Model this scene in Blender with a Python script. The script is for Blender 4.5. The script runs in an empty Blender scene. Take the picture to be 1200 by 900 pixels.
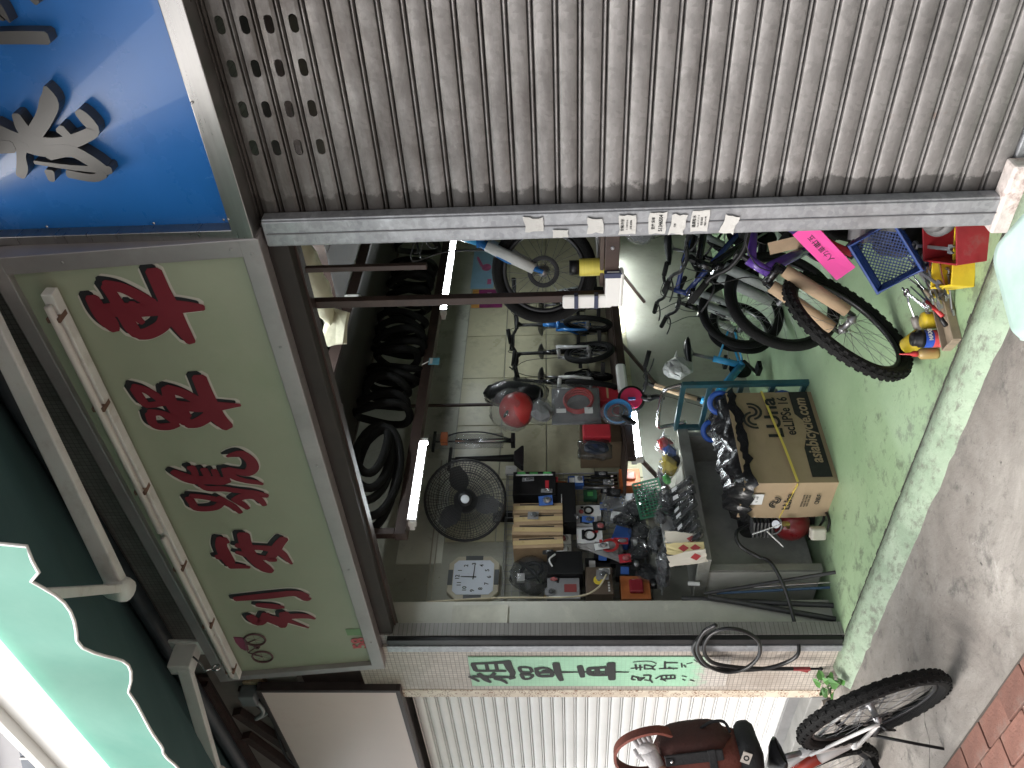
import bpy, bmesh, math, random
from math import radians as RAD, pi, sin, cos
from mathutils import Vector, Matrix, Euler
random.seed(7)
scn = bpy.context.scene
COL = scn.collection

# ---------------------------------------------------------------- camera (held on its side, as the photograph was)
cam_d = bpy.data.cameras.new("camera"); cam = bpy.data.objects.new("camera", cam_d); COL.objects.link(cam)
yaw, pitch, roll = RAD(41.75), RAD(3.17), RAD(-1.12)
fw = Vector((-sin(yaw)*cos(pitch), cos(yaw)*cos(pitch), sin(pitch)))
rt = Vector((cos(yaw), sin(yaw), 0)); up = rt.cross(fw)
rt, up = rt*cos(roll)+up*sin(roll), up*cos(roll)-rt*sin(roll)
cam.matrix_world = Matrix(((-up.x, rt.x, -fw.x, 0), (-up.y, rt.y, -fw.y, 0), (-up.z, rt.z, -fw.z, 1.6), (0, 0, 0, 1)))
cam_d.sensor_width = 36; cam_d.lens = 29.13; cam_d.clip_start = .05; cam_d.clip_end = 600
scn.camera = cam
# ---------------------------------------------------------------- daylight: bright overcast
SUN_EL, SUN_AZ = RAD(52), RAD(205)      # azimuth measured from +Y clockwise: light comes from behind the camera
world = bpy.data.worlds.new("World"); scn.world = world; world.use_nodes = True
wn = world.node_tree.nodes; wl = world.node_tree.links
sky = wn.new("ShaderNodeTexSky"); sky.sky_type = 'NISHITA'; sky.sun_disc = False
sky.sun_elevation = SUN_EL; sky.sun_rotation = SUN_AZ; sky.dust_density = 5; sky.air_density = 1.0; sky.ozone_density = .6
hs = wn.new("ShaderNodeHueSaturation"); hs.inputs['Saturation'].default_value = .35
wl.new(sky.outputs[0], hs.inputs['Color']); wl.new(hs.outputs[0], wn["Background"].inputs[0])
wn["Background"].inputs[1].default_value = .15
sd = bpy.data.lights.new("sun", 'SUN'); sd.energy = 1.2; sd.angle = RAD(40); sd.color = (1, .97, .92)
sun = bpy.data.objects.new("sun", sd); COL.objects.link(sun)
sdir = Vector((sin(SUN_AZ)*cos(SUN_EL), cos(SUN_AZ)*cos(SUN_EL), sin(SUN_EL)))
sun.rotation_euler = sdir.to_track_quat('Z', 'Y').to_euler(); sun.location = sdir*30
vs = scn.view_settings; vs.view_transform = 'Standard'; vs.look = 'None'; vs.gamma = 1; vs.exposure = 1.05
vs.use_curve_mapping = False
cy = scn.cycles; cy.max_bounces = 7; cy.diffuse_bounces = 3; cy.glossy_bounces = 3; cy.transmission_bounces = 4; cy.transparent_max_bounces = 10; cy.caustics_reflective = False; cy.caustics_refractive = False

# ---------------------------------------------------------------- materials
MATS = {}
def M(name, base=(.5, .5, .5), rough=.6, metal=0, var=.18, scale=6, bump=.12, bscale=None, dirt=None, dirt_amt=.35, dscale=2.5,
      spec=.5, emit=None, es=0, trans=0, alpha=1, coat=0, stretch=(1, 1, 1), randv=0):
    if name in MATS: return MATS[name]
    m = bpy.data.materials.new(name); m.use_nodes = True; MATS[name] = m
    n = m.node_tree.nodes; l = m.node_tree.links; p = n["Principled BSDF"]
    p.inputs['Roughness'].default_value = rough; p.inputs['Metallic'].default_value = metal
    p.inputs['Specular IOR Level'].default_value = spec; p.inputs['Coat Weight'].default_value = coat
    p.inputs['Transmission Weight'].default_value = trans; p.inputs['Alpha'].default_value = alpha
    tc = n.new("ShaderNodeTexCoord"); mp = n.new("ShaderNodeMapping"); mp.inputs['Scale'].default_value = stretch
    l.new(tc.outputs['Object'], mp.inputs[0])
    nz = n.new("ShaderNodeTexNoise"); nz.inputs['Scale'].default_value = scale; nz.inputs['Detail'].default_value = 8
    nz.inputs['Roughness'].default_value = .62; l.new(mp.outputs[0], nz.inputs['Vector'])
    rp = n.new("ShaderNodeValToRGB"); e = rp.color_ramp.elements
    e[0].position = .3; e[1].position = .72
    e[0].color = (*[max(0, c*(1-var)) for c in base], 1); e[1].color = (*[min(1, c*(1+var)) for c in base], 1)
    l.new(nz.outputs[0], rp.inputs[0]); out = rp.outputs[0]
    if dirt:
        dz = n.new("ShaderNodeTexNoise"); dz.inputs['Scale'].default_value = dscale; dz.inputs['Detail'].default_value = 10
        dz.inputs['Roughness'].default_value = .7; l.new(mp.outputs[0], dz.inputs['Vector'])
        dr = n.new("ShaderNodeValToRGB"); dr.color_ramp.elements[0].position = .52; dr.color_ramp.elements[1].position = .7
        dr.color_ramp.elements[0].color = (0, 0, 0, 1); dr.color_ramp.elements[1].color = (dirt_amt*2, )*3+(1, )
        l.new(dz.outputs[0], dr.inputs[0])
        mx = n.new("ShaderNodeMix"); mx.data_type = 'RGBA'; l.new(dr.outputs[0], mx.inputs[0]); l.new(out, mx.inputs[6])
        mx.inputs[7].default_value = (*dirt, 1); out = mx.outputs[2]
    if randv:
        oi = n.new("ShaderNodeObjectInfo"); mr = n.new("ShaderNodeMapRange"); mr.inputs[3].default_value = 1-randv; mr.inputs[4].default_value = 1+randv
        l.new(oi.outputs['Random'], mr.inputs[0]); hv = n.new("ShaderNodeHueSaturation"); l.new(mr.outputs[0], hv.inputs['Value'])
        l.new(out, hv.inputs['Color']); out = hv.outputs[0]
    l.new(out, p.inputs['Base Color'])
    rr = n.new("ShaderNodeMapRange"); rr.inputs[3].default_value = max(.03, rough-.12); rr.inputs[4].default_value = min(1, rough+.12)
    l.new(nz.outputs[0], rr.inputs[0]); l.new(rr.outputs[0], p.inputs['Roughness'])
    if bump:
        bz = n.new("ShaderNodeTexNoise"); bz.inputs['Scale'].default_value = bscale or scale*6; bz.inputs['Detail'].default_value = 6
        l.new(mp.outputs[0], bz.inputs['Vector'])
        b = n.new("ShaderNodeBump"); b.inputs['Strength'].default_value = bump; b.inputs['Distance'].default_value = .01
        l.new(bz.outputs[0], b.inputs['Height']); l.new(b.outputs[0], p.inputs['Normal'])
    if emit:
        p.inputs['Emission Color'].default_value = (*emit, 1); p.inputs['Emission Strength'].default_value = es
    return m
def film(name, tint=(.30, .31, .32), clear=.74, rough=.07, bump=.9, bscale=22):
    """thin clear plastic: partly transparent, glossy and wrinkled"""
    if name in MATS: return MATS[name]
    m = bpy.data.materials.new(name); m.use_nodes = True; MATS[name] = m
    n = m.node_tree.nodes; l = m.node_tree.links; p = n["Principled BSDF"]
    p.inputs['Base Color'].default_value = (*tint, 1); p.inputs['Roughness'].default_value = rough; p.inputs['Coat Weight'].default_value = 1; p.inputs['Coat Roughness'].default_value = .08
    tr = n.new("ShaderNodeBsdfTransparent"); mx = n.new("ShaderNodeMixShader"); mx.inputs[0].default_value = clear
    nz = n.new("ShaderNodeTexNoise"); nz.inputs['Scale'].default_value = bscale; nz.inputs['Detail'].default_value = 3
    tc = n.new("ShaderNodeTexCoord"); l.new(tc.outputs['Object'], nz.inputs['Vector'])
    b = n.new("ShaderNodeBump"); b.inputs['Strength'].default_value = bump; b.inputs['Distance'].default_value = .02
    l.new(nz.outputs[0], b.inputs['Height']); l.new(b.outputs[0], p.inputs['Normal'])
    l.new(p.outputs[0], mx.inputs[1]); l.new(tr.outputs[0], mx.inputs[2]); l.new(mx.outputs[0], n["Material Output"].inputs[0])
    return m

# ---------------------------------------------------------------- mesh helpers
def frame_of(d):
    d = Vector(d).normalized(); a = Vector((0, 0, 1)) if abs(d.z) < .9 else Vector((1, 0, 0))
    x = a.cross(d).normalized(); return x, d.cross(x), d
class MB:
    def __init__(s): s.v = []; s.f = []; s.m = []; s.mi = 0; s.T = Matrix()
    def mat(s, i): s.mi = i; return s
    def at(s, T): s.T = T; return s
    def add(s, vs, fs):
        o = len(s.v); s.v += [tuple(s.T @ Vector(v)) for v in vs]; s.f += [tuple(i+o for i in f) for f in fs]; s.m += [s.mi]*len(fs); return s
    def box(s, c, d, R=None, taper=1, ch=0):
        x, y, z = [k/2 for k in d]; R = R or Matrix(); c = Vector(c)
        if ch:   # chamfered upright edges
            pr = [(x-ch, -y), (x, -y+ch), (x, y-ch), (x-ch, y), (-x+ch, y), (-x, y-ch), (-x, -y+ch), (-x+ch, -y)]
            vs = [c+R@Vector((a, b, -z)) for a, b in pr]+[c+R@Vector((a*taper, b*taper, z)) for a, b in pr]
            return s.add(vs, [tuple(range(7, -1, -1)), tuple(range(8, 16))]+[(i, (i+1) % 8, 8+(i+1) % 8, 8+i) for i in range(8)])
        q = [(-x, -y, -z), (x, -y, -z), (x, y, -z), (-x, y, -z), (-x*taper, -y*taper, z), (x*taper, -y*taper, z), (x*taper, y*taper, z), (-x*taper, y*taper, z)]
        return s.add([c+R@Vector(v) for v in q], [(3, 2, 1, 0), (4, 5, 6, 7), (0, 1, 5, 4), (1, 2, 6, 5), (2, 3, 7, 6), (3, 0, 4, 7)])
    def bar(s, a, b, w, h=None, upv=(0, 0, 1)):
        a = Vector(a); b = Vector(b); d = (b-a); L = d.length; d.normalize(); u = Vector(upv)
        if abs(u.dot(d)) > .98: u = Vector((1, 0, 0))
        y = u.cross(d).normalized(); z = d.cross(y); R = Matrix((d, y, z)).transposed().to_4x4()
        return s.box((a+b)/2, (L, w, h or w), R)
    def tube(s, pts, r, n=8, closed=False, cap=True):
        pts = [Vector(p) for p in pts]; k = len(pts); rs = r if isinstance(r, (list, tuple)) else [r]*k
        vs = []; prev = None
        for i, p in enumerate(pts):
            a = pts[i-1] if (i > 0 or closed) else p; b = pts[(i+1) % k] if (i < k-1 or closed) else p
            d = (b-a).normalized()
            if prev is None: x = frame_of(d)[0]
            else:
                x = prev-d*prev.dot(d)
                x = x.normalized() if x.length > 1e-5 else frame_of(d)[0]
            prev = x; y = d.cross(x)
            vs += [p+(x*cos(2*pi*j/n)+y*sin(2*pi*j/n))*rs[i] for j in range(n)]
        fs = []
        for i in range(k if closed else k-1):
            a = i*n; b = ((i+1) % k)*n
            fs += [(a+j, a+(j+1) % n, b+(j+1) % n, b+j) for j in range(n)]
        if cap and not closed: fs += [tuple(range(n-1, -1, -1)), tuple(range((k-1)*n, k*n))]
        return s.add(vs, fs)
    def cyl(s, a, b, r, r2=None, n=14): return s.tube([a, b], [r, r if r2 is None else r2], n)
    def torus(s, c, ax, R, r, n=28, k=8, sx=1.0, knob=0):
        x, y, z = frame_of(ax); c = Vector(c); vs = []
        for i in range(n):
            a = 2*pi*i/n; e = x*cos(a)+y*sin(a)
            rr = r*(1+knob*(1 if i % 2 else -1))
            vs += [c+e*(R+rr*cos(2*pi*j/k))+z*(r*sx*sin(2*pi*j/k)) for j in range(k)]
        return s.add(vs, [(i*k+j, ((i+1) % n)*k+j, ((i+1) % n)*k+(j+1) % k, i*k+(j+1) % k) for i in range(n) for j in range(k)])
    def lathe(s, pr, a=(0, 0, 0), ax=(0, 0, 1), n=16, capped=True):
        x, y, z = frame_of(ax); a = Vector(a); vs = []
        for r, h in pr: vs += [a+(x*cos(2*pi*j/n)+y*sin(2*pi*j/n))*r+z*h for j in range(n)]
        fs = [(i*n+j, i*n+(j+1) % n, (i+1)*n+(j+1) % n, (i+1)*n+j) for i in range(len(pr)-1) for j in range(n)]
        if capped: fs += [tuple(range(n-1, -1, -1)), tuple(range((len(pr)-1)*n, len(pr)*n))]
        return s.add(vs, fs)
    def prism(s, pts, d0, d1, T=None):
        """outline in local XY extruded along local Z"""
        T = T or Matrix(); k = len(pts)
        vs = [T@Vector((x, y, d0)) for x, y in pts]+[T@Vector((x, y, d1)) for x, y in pts]
        return s.add(vs, [tuple(range(k-1, -1, -1)), tuple(range(k, 2*k))]+[(i, (i+1) % k, k+(i+1) % k, k+i) for i in range(k)])
    def quad(s, *p): return s.add(p, [tuple(range(len(p)))])
    def ball(s, c, r, n=10, k=7, R=None):
        rx, ry, rz = r if isinstance(r, (tuple, list)) else (r, r, r); R = R or Matrix(); c = Vector(c)
        vs = [c+R@Vector((0, 0, -rz))]+[c+R@Vector((rx*sin(pi*i/k)*cos(2*pi*j/n), ry*sin(pi*i/k)*sin(2*pi*j/n), -rz*cos(pi*i/k))) for i in range(1, k) for j in range(n)]+[c+R@Vector((0, 0, rz))]
        fs = [(0, 1+(j+1) % n, 1+j) for j in range(n)]
        for i in range(k-2): fs += [(1+i*n+j, 1+i*n+(j+1) % n, 1+(i+1)*n+(j+1) % n, 1+(i+1)*n+j) for j in range(n)]
        e = len(vs)-1; fs += [(e, 1+(k-2)*n+j, 1+(k-2)*n+(j+1) % n) for j in range(n)]
        return s.add(vs, fs)
    def build(s, name, mats, parent=None, smooth=False, loc=None, rot=None, bevel=0, crumple=0, sub=0):
        me = bpy.data.meshes.new(name); me.from_pydata(s.v, [], s.f)
        mats = mats if isinstance(mats, (list, tuple)) else [mats]
        for m in mats: me.materials.append(m)
        if len(mats) > 1: me.polygons.foreach_set("material_index", s.m)
        if crumple or sub:
            bm = bmesh.new(); bm.from_mesh(me)
            for _ in range(sub): bmesh.ops.subdivide_edges(bm, edges=bm.edges[:], cuts=1, use_grid_fill=True)
            if crumple:
                rnd = random.Random(len(s.v)*7+len(name))
                for v in bm.verts: v.co += Vector((rnd.uniform(-1, 1), rnd.uniform(-1, 1), rnd.uniform(-1, 1)))*crumple
            bm.to_mesh(me); bm.free()
        if smooth: me.polygons.foreach_set("use_smooth", [True]*len(me.polygons))
        me.update()
        o = bpy.data.objects.new(name, me); COL.objects.link(o)
        if parent is not None: o.parent = parent
        if loc is not None: o.location = loc
        if rot is not None: o.rotation_euler = rot
        if bevel:
            b = o.modifiers.new("bevel", 'BEVEL'); b.width = bevel; b.segments = 2; b.limit_method = 'ANGLE'
        return o
def soften(o, deg=40):
    me = o.data; me.polygons.foreach_set("use_smooth", [True]*len(me.polygons))
    bm = bmesh.new(); bm.from_mesh(me)
    for e in bm.edges:
        if len(e.link_faces) == 2 and e.calc_face_angle(0) > RAD(deg): e.smooth = False
    bm.to_mesh(me); bm.free(); return o
def tag(o, label, cat, group=None):
    o["label"] = label; o["category"] = cat
    if group: o["group"] = group
    return o
def struct(o): o["kind"] = "structure"; return o
def thing(name, label, cat, loc=(0, 0, 0), rot=(0, 0, 0), group=None):
    o = bpy.data.objects.new(name, None); COL.objects.link(o); o.empty_display_size = .1
    o.location = loc; o.rotation_euler = rot if isinstance(rot, (tuple, list)) else (0, 0, rot)
    return tag(o, label, cat, group)
def copy_tree(o, parent=None):
    c = o.copy(); COL.objects.link(c)
    if parent is not None: c.parent = parent
    for ch in list(o.children): copy_tree(ch, c)
    return c
def text(s, size, mat, parent, loc, rot, name="lettering", extrude=.0006, bold=0, shear=0, sx=1, space=1):
    cu = bpy.data.curves.new("t", 'FONT'); cu.body = s; cu.size = size; cu.extrude = extrude; cu.offset = bold; cu.shear = shear
    cu.align_x = 'CENTER'; cu.align_y = 'CENTER'; cu.resolution_u = 3; cu.space_character = space
    to = bpy.data.objects.new("t", cu); COL.objects.link(to)
    me = bpy.data.meshes.new_from_object(to.evaluated_get(bpy.context.evaluated_depsgraph_get()))
    bpy.data.objects.remove(to); bpy.data.curves.remove(cu)
    me.materials.clear(); me.materials.append(mat); me.name = name
    o = bpy.data.objects.new(name, me); COL.objects.link(o); o.parent = parent; o.location = loc; o.rotation_euler = rot; o.scale = (sx, 1, 1)
    return o
def smoothline(pts, n=4):
    """Catmull-Rom through tuples of any length"""
    P = [pts[0]]+list(pts)+[pts[-1]]; out = []
    for i in range(1, len(P)-2):
        for t in range(n):
            t /= n
            out.append(tuple(.5*(2*b+(c-a)*t+(2*a-5*b+4*c-d)*t*t+(3*b-a-3*c+d)*t**3) for a, b, c, d in zip(P[i-1], P[i], P[i+1], P[i+2])))
    out.append(tuple(pts[-1])); return out
def brush(mb, strokes, T, d0, d1, grow=0, off=(0, 0), step=.00015, sc=.001):
    """brush strokes [(x, y, width)] as rounded ribbons, one hair above the other"""
    for i, st in enumerate(strokes):
        L = smoothline([(x*sc+off[0], y*sc+off[1], max(.5, w)*sc) for x, y, w in st], 4); left = []; right = []
        for k, (x, y, w) in enumerate(L):
            a = L[max(0, k-1)]; b = L[min(len(L)-1, k+1)]; d = Vector((b[0]-a[0], b[1]-a[1])); d = d.normalized() if d.length else Vector((1, 0))
            h = max(w, .001)/2+grow; n = Vector((-d.y, d.x)); c = Vector((x, y))
            if k == 0: left.append(c-d*h*.45+n*h*.6); right.append(c-d*h*.45-n*h*.6)
            left.append(c+n*h); right.append(c-n*h)
            if k == len(L)-1: left.append(c+d*h*.45+n*h*.6); right.append(c+d*h*.45-n*h*.6)
        z = d1+i*step; k = len(left)
        vs = [T@Vector((p.x, p.y, z)) for p in left]+[T@Vector((p.x, p.y, z)) for p in right]
        fs = [(j, k+j, k+j+1, j+1) for j in range(k-1)]
        if d0 is not None:
            vs += [T@Vector((p.x, p.y, d0)) for p in left]+[T@Vector((p.x, p.y, d0)) for p in right]
            fs += [(j+1, 2*k+j+1, 2*k+j, j) for j in range(k-1)]+[(k+j, 3*k+j, 3*k+j+1, k+j+1) for j in range(k-1)]+[(0, 2*k, 3*k, k), (k-1, 2*k-1, 4*k-1, 3*k-1)]
        mb.add(vs, fs)
    return mb
ST={
 'che':[[(1382,406,54),(1295,403,56),(1202,396,63),(1129,391,59),(1040,372,33)],[(1229,675,36),(1221,598,62),(1212,506,57),(1214,402,57),(1211,341,47),(1201,275,21)],[(1286,671,46),(1216,666,57),(1167,651,63),(1129,643,37)],[(1337,601,40),(1320,547,40),(1282,501,43),(1237,460,46)],[(1331,599,40),(1279,590,41),(1208,583,49),(1135,576,51),(1097,565,43)],[(1097,565,43),(1099,521,48),(1130,458,48),(1169,430,47)],[(1250,531,21),(1180,537,26),(1154,526,21)]],
 'dan':[[(854,396,54),(790,396,55),(698,394,62),(616,384,63),(561,360,52)],[(714,544,45),(693,468,50),(687,387,51),(685,335,34),(683,272,8)],[(806,543,41),(781,494,41),(737,450,41),(689,431,42)],[(806,543,43),(729,553,47),(661,541,54),(604,525,46)],[(597,527,40),(599,482,46),(634,423,46),(666,403,45)],[(711,516,25),(643,508,28)],[(833,675,27),(809,632,32),(766,598,33),(732,586,33)],[(820,675,32),(761,667,33),(727,660,28)],[(724,661,25),(726,617,25),(729,582,22)],[(680,657,37),(676,619,25),(652,588,34),(609,568,29)],[(673,659,37),(620,667,31),(597,650,32),(592,607,35),(601,565,23)]],
 'hao':[[(379,414,7),(387,379,25),(386,342,37),(340,316,43),(291,320,48),(263,353,41),(275,397,33),(292,434,33)],[(286,436,33),(239,419,28),(208,372,23),(193,328,23),(177,302,8)],[(308,679,30),(266,641,51),(241,598,51),(234,536,49),(222,488,49),(224,449,31)],[(329,592,35),(297,585,25),(260,592,26)],[(310,539,28),(266,535,28)],[(299,496,23),(248,494,26)],[(299,445,28),(243,448,28)],[(208,587,18),(179,561,29),(167,491,29),(141,411,24),(117,352,35),(94,301,21)],[(125,664,32),(84,659,32),(50,656,32),(37,611,30),(44,556,30),(81,524,29),(105,556,29),(124,603,26),(137,651,24)],[(108,529,32),(64,498,35),(34,475,30),(-10,456,19)],[(86,457,29),(49,431,30),(16,414,19)],[(80,463,29),(102,422,35),(103,373,37),(72,342,30),(30,330,19)]],
 'an':[[(-194,598,48),(-253,619,51),(-317,620,57),(-382,616,53),(-418,618,33)],[(-339,665,33),(-337,630,33)],[(-425,624,31),(-428,576,34),(-445,528,14)],[(-201,596,42),(-230,583,24)],[(-174,487,55),(-262,497,56),(-333,494,57),(-401,477,58),(-463,449,59),(-493,425,31)],[(-256,543,27),(-278,488,32),(-293,424,33),(-315,368,46),(-355,335,36),(-399,323,25),(-444,307,6)],[(-233,298,40),(-283,339,46),(-348,381,47),(-388,412,36),(-399,380,22)],[(-311,558,19),(-338,513,33),(-358,475,30),(-378,428,30)]],
 'li':[[(-710,674,35),(-709,583,43),(-706,475,46),(-702,367,43),(-723,318,52),(-759,299,46),(-762,276,6)],[(-781,575,27),(-798,525,41),(-813,474,40),(-822,438,13)],[(-879,638,43),(-930,624,55),(-954,602,44),(-909,563,47),(-872,549,40)],[(-910,558,55),(-936,520,69),(-970,489,70),(-1011,488,33)],[(-877,451,47),(-926,451,62),(-971,484,44)],[(-916,449,40),(-916,383,42),(-929,330,35),(-957,295,9)],[(-945,456,33),(-994,400,21),(-1040,349,6)]],
 'zu':[[(80,751,25),(86,666,25),(97,557,33)],[(74,745,32),(4,733,32)],[(-2,733,24),(-2,642,24),(-2,551,24)],[(80,664,23),(4,660,24)],[(80,606,23),(4,602,24)],[(108,539,54),(27,525,46),(-31,510,38),(-91,526,24)],[(-67,778,26),(-127,725,19)],[(-37,718,32),(-103,680,39),(-140,652,19)],[(-67,757,21),(-73,647,27),(-79,500,24)],[(-31,620,27),(-79,654,27)],[(-91,624,28),(-115,576,28),(-152,550,16)],[(-79,500,24),(-97,532,19)]],
 'dan2':[[(39,465,23),(33,405,23),(-14,391,24)],[(39,465,23),(-14,455,24),(-20,395,19)],[(-43,462,24),(-55,390,24),(-97,410,19)],[(-43,459,24),(-97,443,24),(-97,410,19)],[(16,369,32),(33,321,23),(4,279,24),(-55,268,30)],[(4,364,29),(-61,347,30),(-61,268,30)],[(-8,328,34),(-14,298,42)],[(-25,364,22),(-20,250,22),(-17,141,13)],[(85,245,45),(-20,234,44),(-115,214,31)]],
 'che2':[[(52,103,36),(-15,92,40),(-75,85,31)],[(-17,147,13),(-15,-55,17),(-19,-192,10)],[(25,48,30),(39,-54,27)],[(25,48,30),(-42,37,35),(-48,-63,31)],[(25,0,34),(-48,-8,35)],[(39,-61,27),(-48,-63,27)],[(84,-83,54),(-15,-89,50),(-103,-95,45)]],
 'fei':[[(97,-214,7),(106,-267,7),(104,-321,7),(78,-353,6)],[(25,-204,10),(38,-271,12)],[(71,-229,12),(12,-238,12)],[(65,-256,12),(5,-262,12)],[(65,-283,11),(51,-324,11),(25,-332,11),(19,-285,11)],[(65,-283,11),(19,-285,11)],[(51,-338,13),(64,-350,8)],[(25,-326,12),(9,-350,9)]],
 'da':[[(103,-401,12),(25,-407,15)],[(22,-373,11),(25,-481,12)],[(90,-409,12),(90,-476,12)],[(38,-426,12),(18,-461,10)]],
 'mian':[[(-62,-218,13),(-103,-216,13),(-110,-237,9)],[(-69,-225,13),(-89,-264,13),(-82,-291,13)],[(-75,-249,14),(-116,-258,14)],[(-82,-291,14),(-120,-265,13)],[(-55,-283,13),(-58,-324,13),(-103,-326,13),(-144,-343,9)],[(-109,-292,11),(-123,-335,9)]],
 'zi':[[(-96,-360,13),(-62,-392,12),(-55,-467,12)],[(-103,-388,13),(-96,-470,13)],[(-62,-392,12),(-109,-396,13)],[(-58,-419,11),(-98,-426,11)],[(-58,-447,11),(-98,-451,11)],[(-55,-470,12),(-98,-474,13)],[(-103,-402,13),(-126,-424,7)]],
 'worn':[[(84,-500,9),(38,-507,9)],[(64,-515,9),(38,-530,8)],[(77,-530,8),(90,-563,7)],[(-62,-515,9),(-75,-544,8)],[(-103,-522,9),(-116,-540,8)],[(-109,-567,9),(-126,-596,8)],[(126,-569,6),(97,-595,6)]],
 'metalA':[[(723,615,38),(720,511,40),(716,443,40)],[(830,563,31),(806,549,28),(766,535,4)],[(837,438,24),(819,427,21)],[(795,580,25),(773,552,6)]],
 'metalB':[[(566,512,14),(522,518,58),(467,559,53),(405,626,50)],[(478,650,28),(435,648,46),(398,637,51)],[(431,750,64),(392,690,62),(367,614,73),(372,540,51),(394,459,43),(418,413,39),(455,424,42),(480,438,31)],[(426,524,36),(392,502,25)],[(377,675,44),(340,696,30),(294,713,38),(264,734,30)],[(344,603,52),(348,521,44),(308,464,45),(268,422,30)],[(312,661,13),(288,539,19),(274,412,30)],[(276,625,34),(244,631,23)],[(266,563,30),(247,482,30),(261,439,30)],[(373,778,51),(371,714,44)]],
}
#wheel1 (-1100, 670) (-1109, 607) (-1163, 686) wheel2 (-1285, 674) (-1295, 613) (-1350, 690) body [(-1059, 789), (-1076, 740), (-1111, 719), (-1227, 735), (-1228, 758), (-1219, 784), (-1133, 784)] gear (-1192, 680)
#58 (-1301, 154) (-1166, 130) (-1180, 37) (-1315, 59) patch (-1149, 153) (-1083, 141) (-1099, 34) (-1165, 45)
# ---------------------------------------------------------------- special surface materials
def node_mat(name, build):
    m = bpy.data.materials.new(name); m.use_nodes = True; MATS[name] = m
    n = m.node_tree.nodes; l = m.node_tree.links; build(n, l, n["Principled BSDF"]); return m
def noise(n, l, scale, detail=8, rough=.6, stretch=None, src='Object', dist=0):
    v = n.new("ShaderNodeNewGeometry").outputs['Position']
    if stretch:
        mp = n.new("ShaderNodeMapping"); mp.inputs['Scale'].default_value = stretch; l.new(v, mp.inputs[0]); v = mp.outputs[0]
    z = n.new("ShaderNodeTexNoise"); z.inputs['Scale'].default_value = scale; z.inputs['Detail'].default_value = detail
    z.inputs['Roughness'].default_value = rough; z.inputs['Distortion'].default_value = dist; l.new(v, z.inputs['Vector']); return z.outputs[0]
def ramp(n, l, src, stops, mode='LINEAR'):
    r = n.new("ShaderNodeValToRGB"); r.color_ramp.interpolation = mode; e = r.color_ramp.elements
    while len(e) < len(stops): e.new(.5)
    for k, (p, c) in enumerate(stops):
        e[k].position = p; e[k].color = (*(c if isinstance(c, tuple) else (c, c, c)), 1)
    l.new(src, r.inputs[0]); return r.outputs[0]
def mixc(n, l, f, a, b, mode='MIX'):
    x = n.new("ShaderNodeMix"); x.data_type = 'RGBA'; x.blend_type = mode
    for s, i in ((f, 0), (a, 6), (b, 7)):
        if hasattr(s, 'links'): l.new(s, x.inputs[i])
        else: x.inputs[i].default_value = s if not isinstance(s, tuple) else (*s, 1)
    return x.outputs[2]
def bumpn(n, l, p, src, st=.3, d=.01):
    b = n.new("ShaderNodeBump"); b.inputs['Strength'].default_value = st; b.inputs['Distance'].default_value = d
    l.new(src, b.inputs['Height']); l.new(b.outputs[0], p.inputs['Normal'])
def mathn(n, l, op, a, b):
    x = n.new("ShaderNodeMath"); x.operation = op
    for s, i in ((a, 0), (b, 1)):
        if hasattr(s, 'links'): l.new(s, x.inputs[i])
        else: x.inputs[i].default_value = s
    return x.outputs[0]

def _concrete(n, l, p):
    a = noise(n, l, 1.7, 12, .68, dist=.6); c = ramp(n, l, a, [(.30, (.105, .095, .088)), (.43, (.21, .19, .172)), (.57, (.275, .255, .232)), (.72, (.40, .375, .345))])
    s = ramp(n, l, noise(n, l, 7.5, 10, .72), [(.54, 0.0), (.66, 1.0)]); c = mixc(n, l, mathn(n, l, 'MULTIPLY', s, .75), c, (.09, .085, .08))
    w = ramp(n, l, noise(n, l, 3.1, 12, .75, dist=1.2), [(.62, 0.0), (.70, 1.0)]); c = mixc(n, l, mathn(n, l, 'MULTIPLY', w, .45), c, (.62, .60, .56))
    sp = ramp(n, l, noise(n, l, 22, 4, .5), [(.70, 0.0), (.74, 1.0)]); c = mixc(n, l, mathn(n, l, 'MULTIPLY', sp, .8), c, (.035, .033, .032))
    vo = n.new("ShaderNodeTexVoronoi"); vo.feature = 'DISTANCE_TO_EDGE'; vo.inputs['Scale'].default_value = 1.1
    tc = n.new("ShaderNodeTexCoord"); nz = n.new("ShaderNodeTexNoise"); nz.inputs['Scale'].default_value = 3; nz.inputs['Detail'].default_value = 8; l.new(tc.outputs['Object'], nz.inputs['Vector'])
    ad = n.new("ShaderNodeMix"); ad.data_type = 'VECTOR'; ad.inputs[0].default_value = .22; l.new(tc.outputs['Object'], ad.inputs[4]); l.new(nz.outputs[1], ad.inputs[5]); l.new(ad.outputs[1], vo.inputs['Vector'])
    cr = ramp(n, l, vo.outputs[0], [(.0, 1.0), (.006, 0.0)]); br = ramp(n, l, noise(n, l, 2.2, 4), [(.55, 0.0), (.62, 1.0)])
    c = mixc(n, l, mathn(n, l, 'MULTIPLY', cr, br), c, (.03, .028, .026))
    l.new(c, p.inputs['Base Color']); p.inputs['Roughness'].default_value = .8
    bumpn(n, l, p, noise(n, l, 14, 14, .75), .55, .02)
node_mat("worn_concrete", _concrete)
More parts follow.
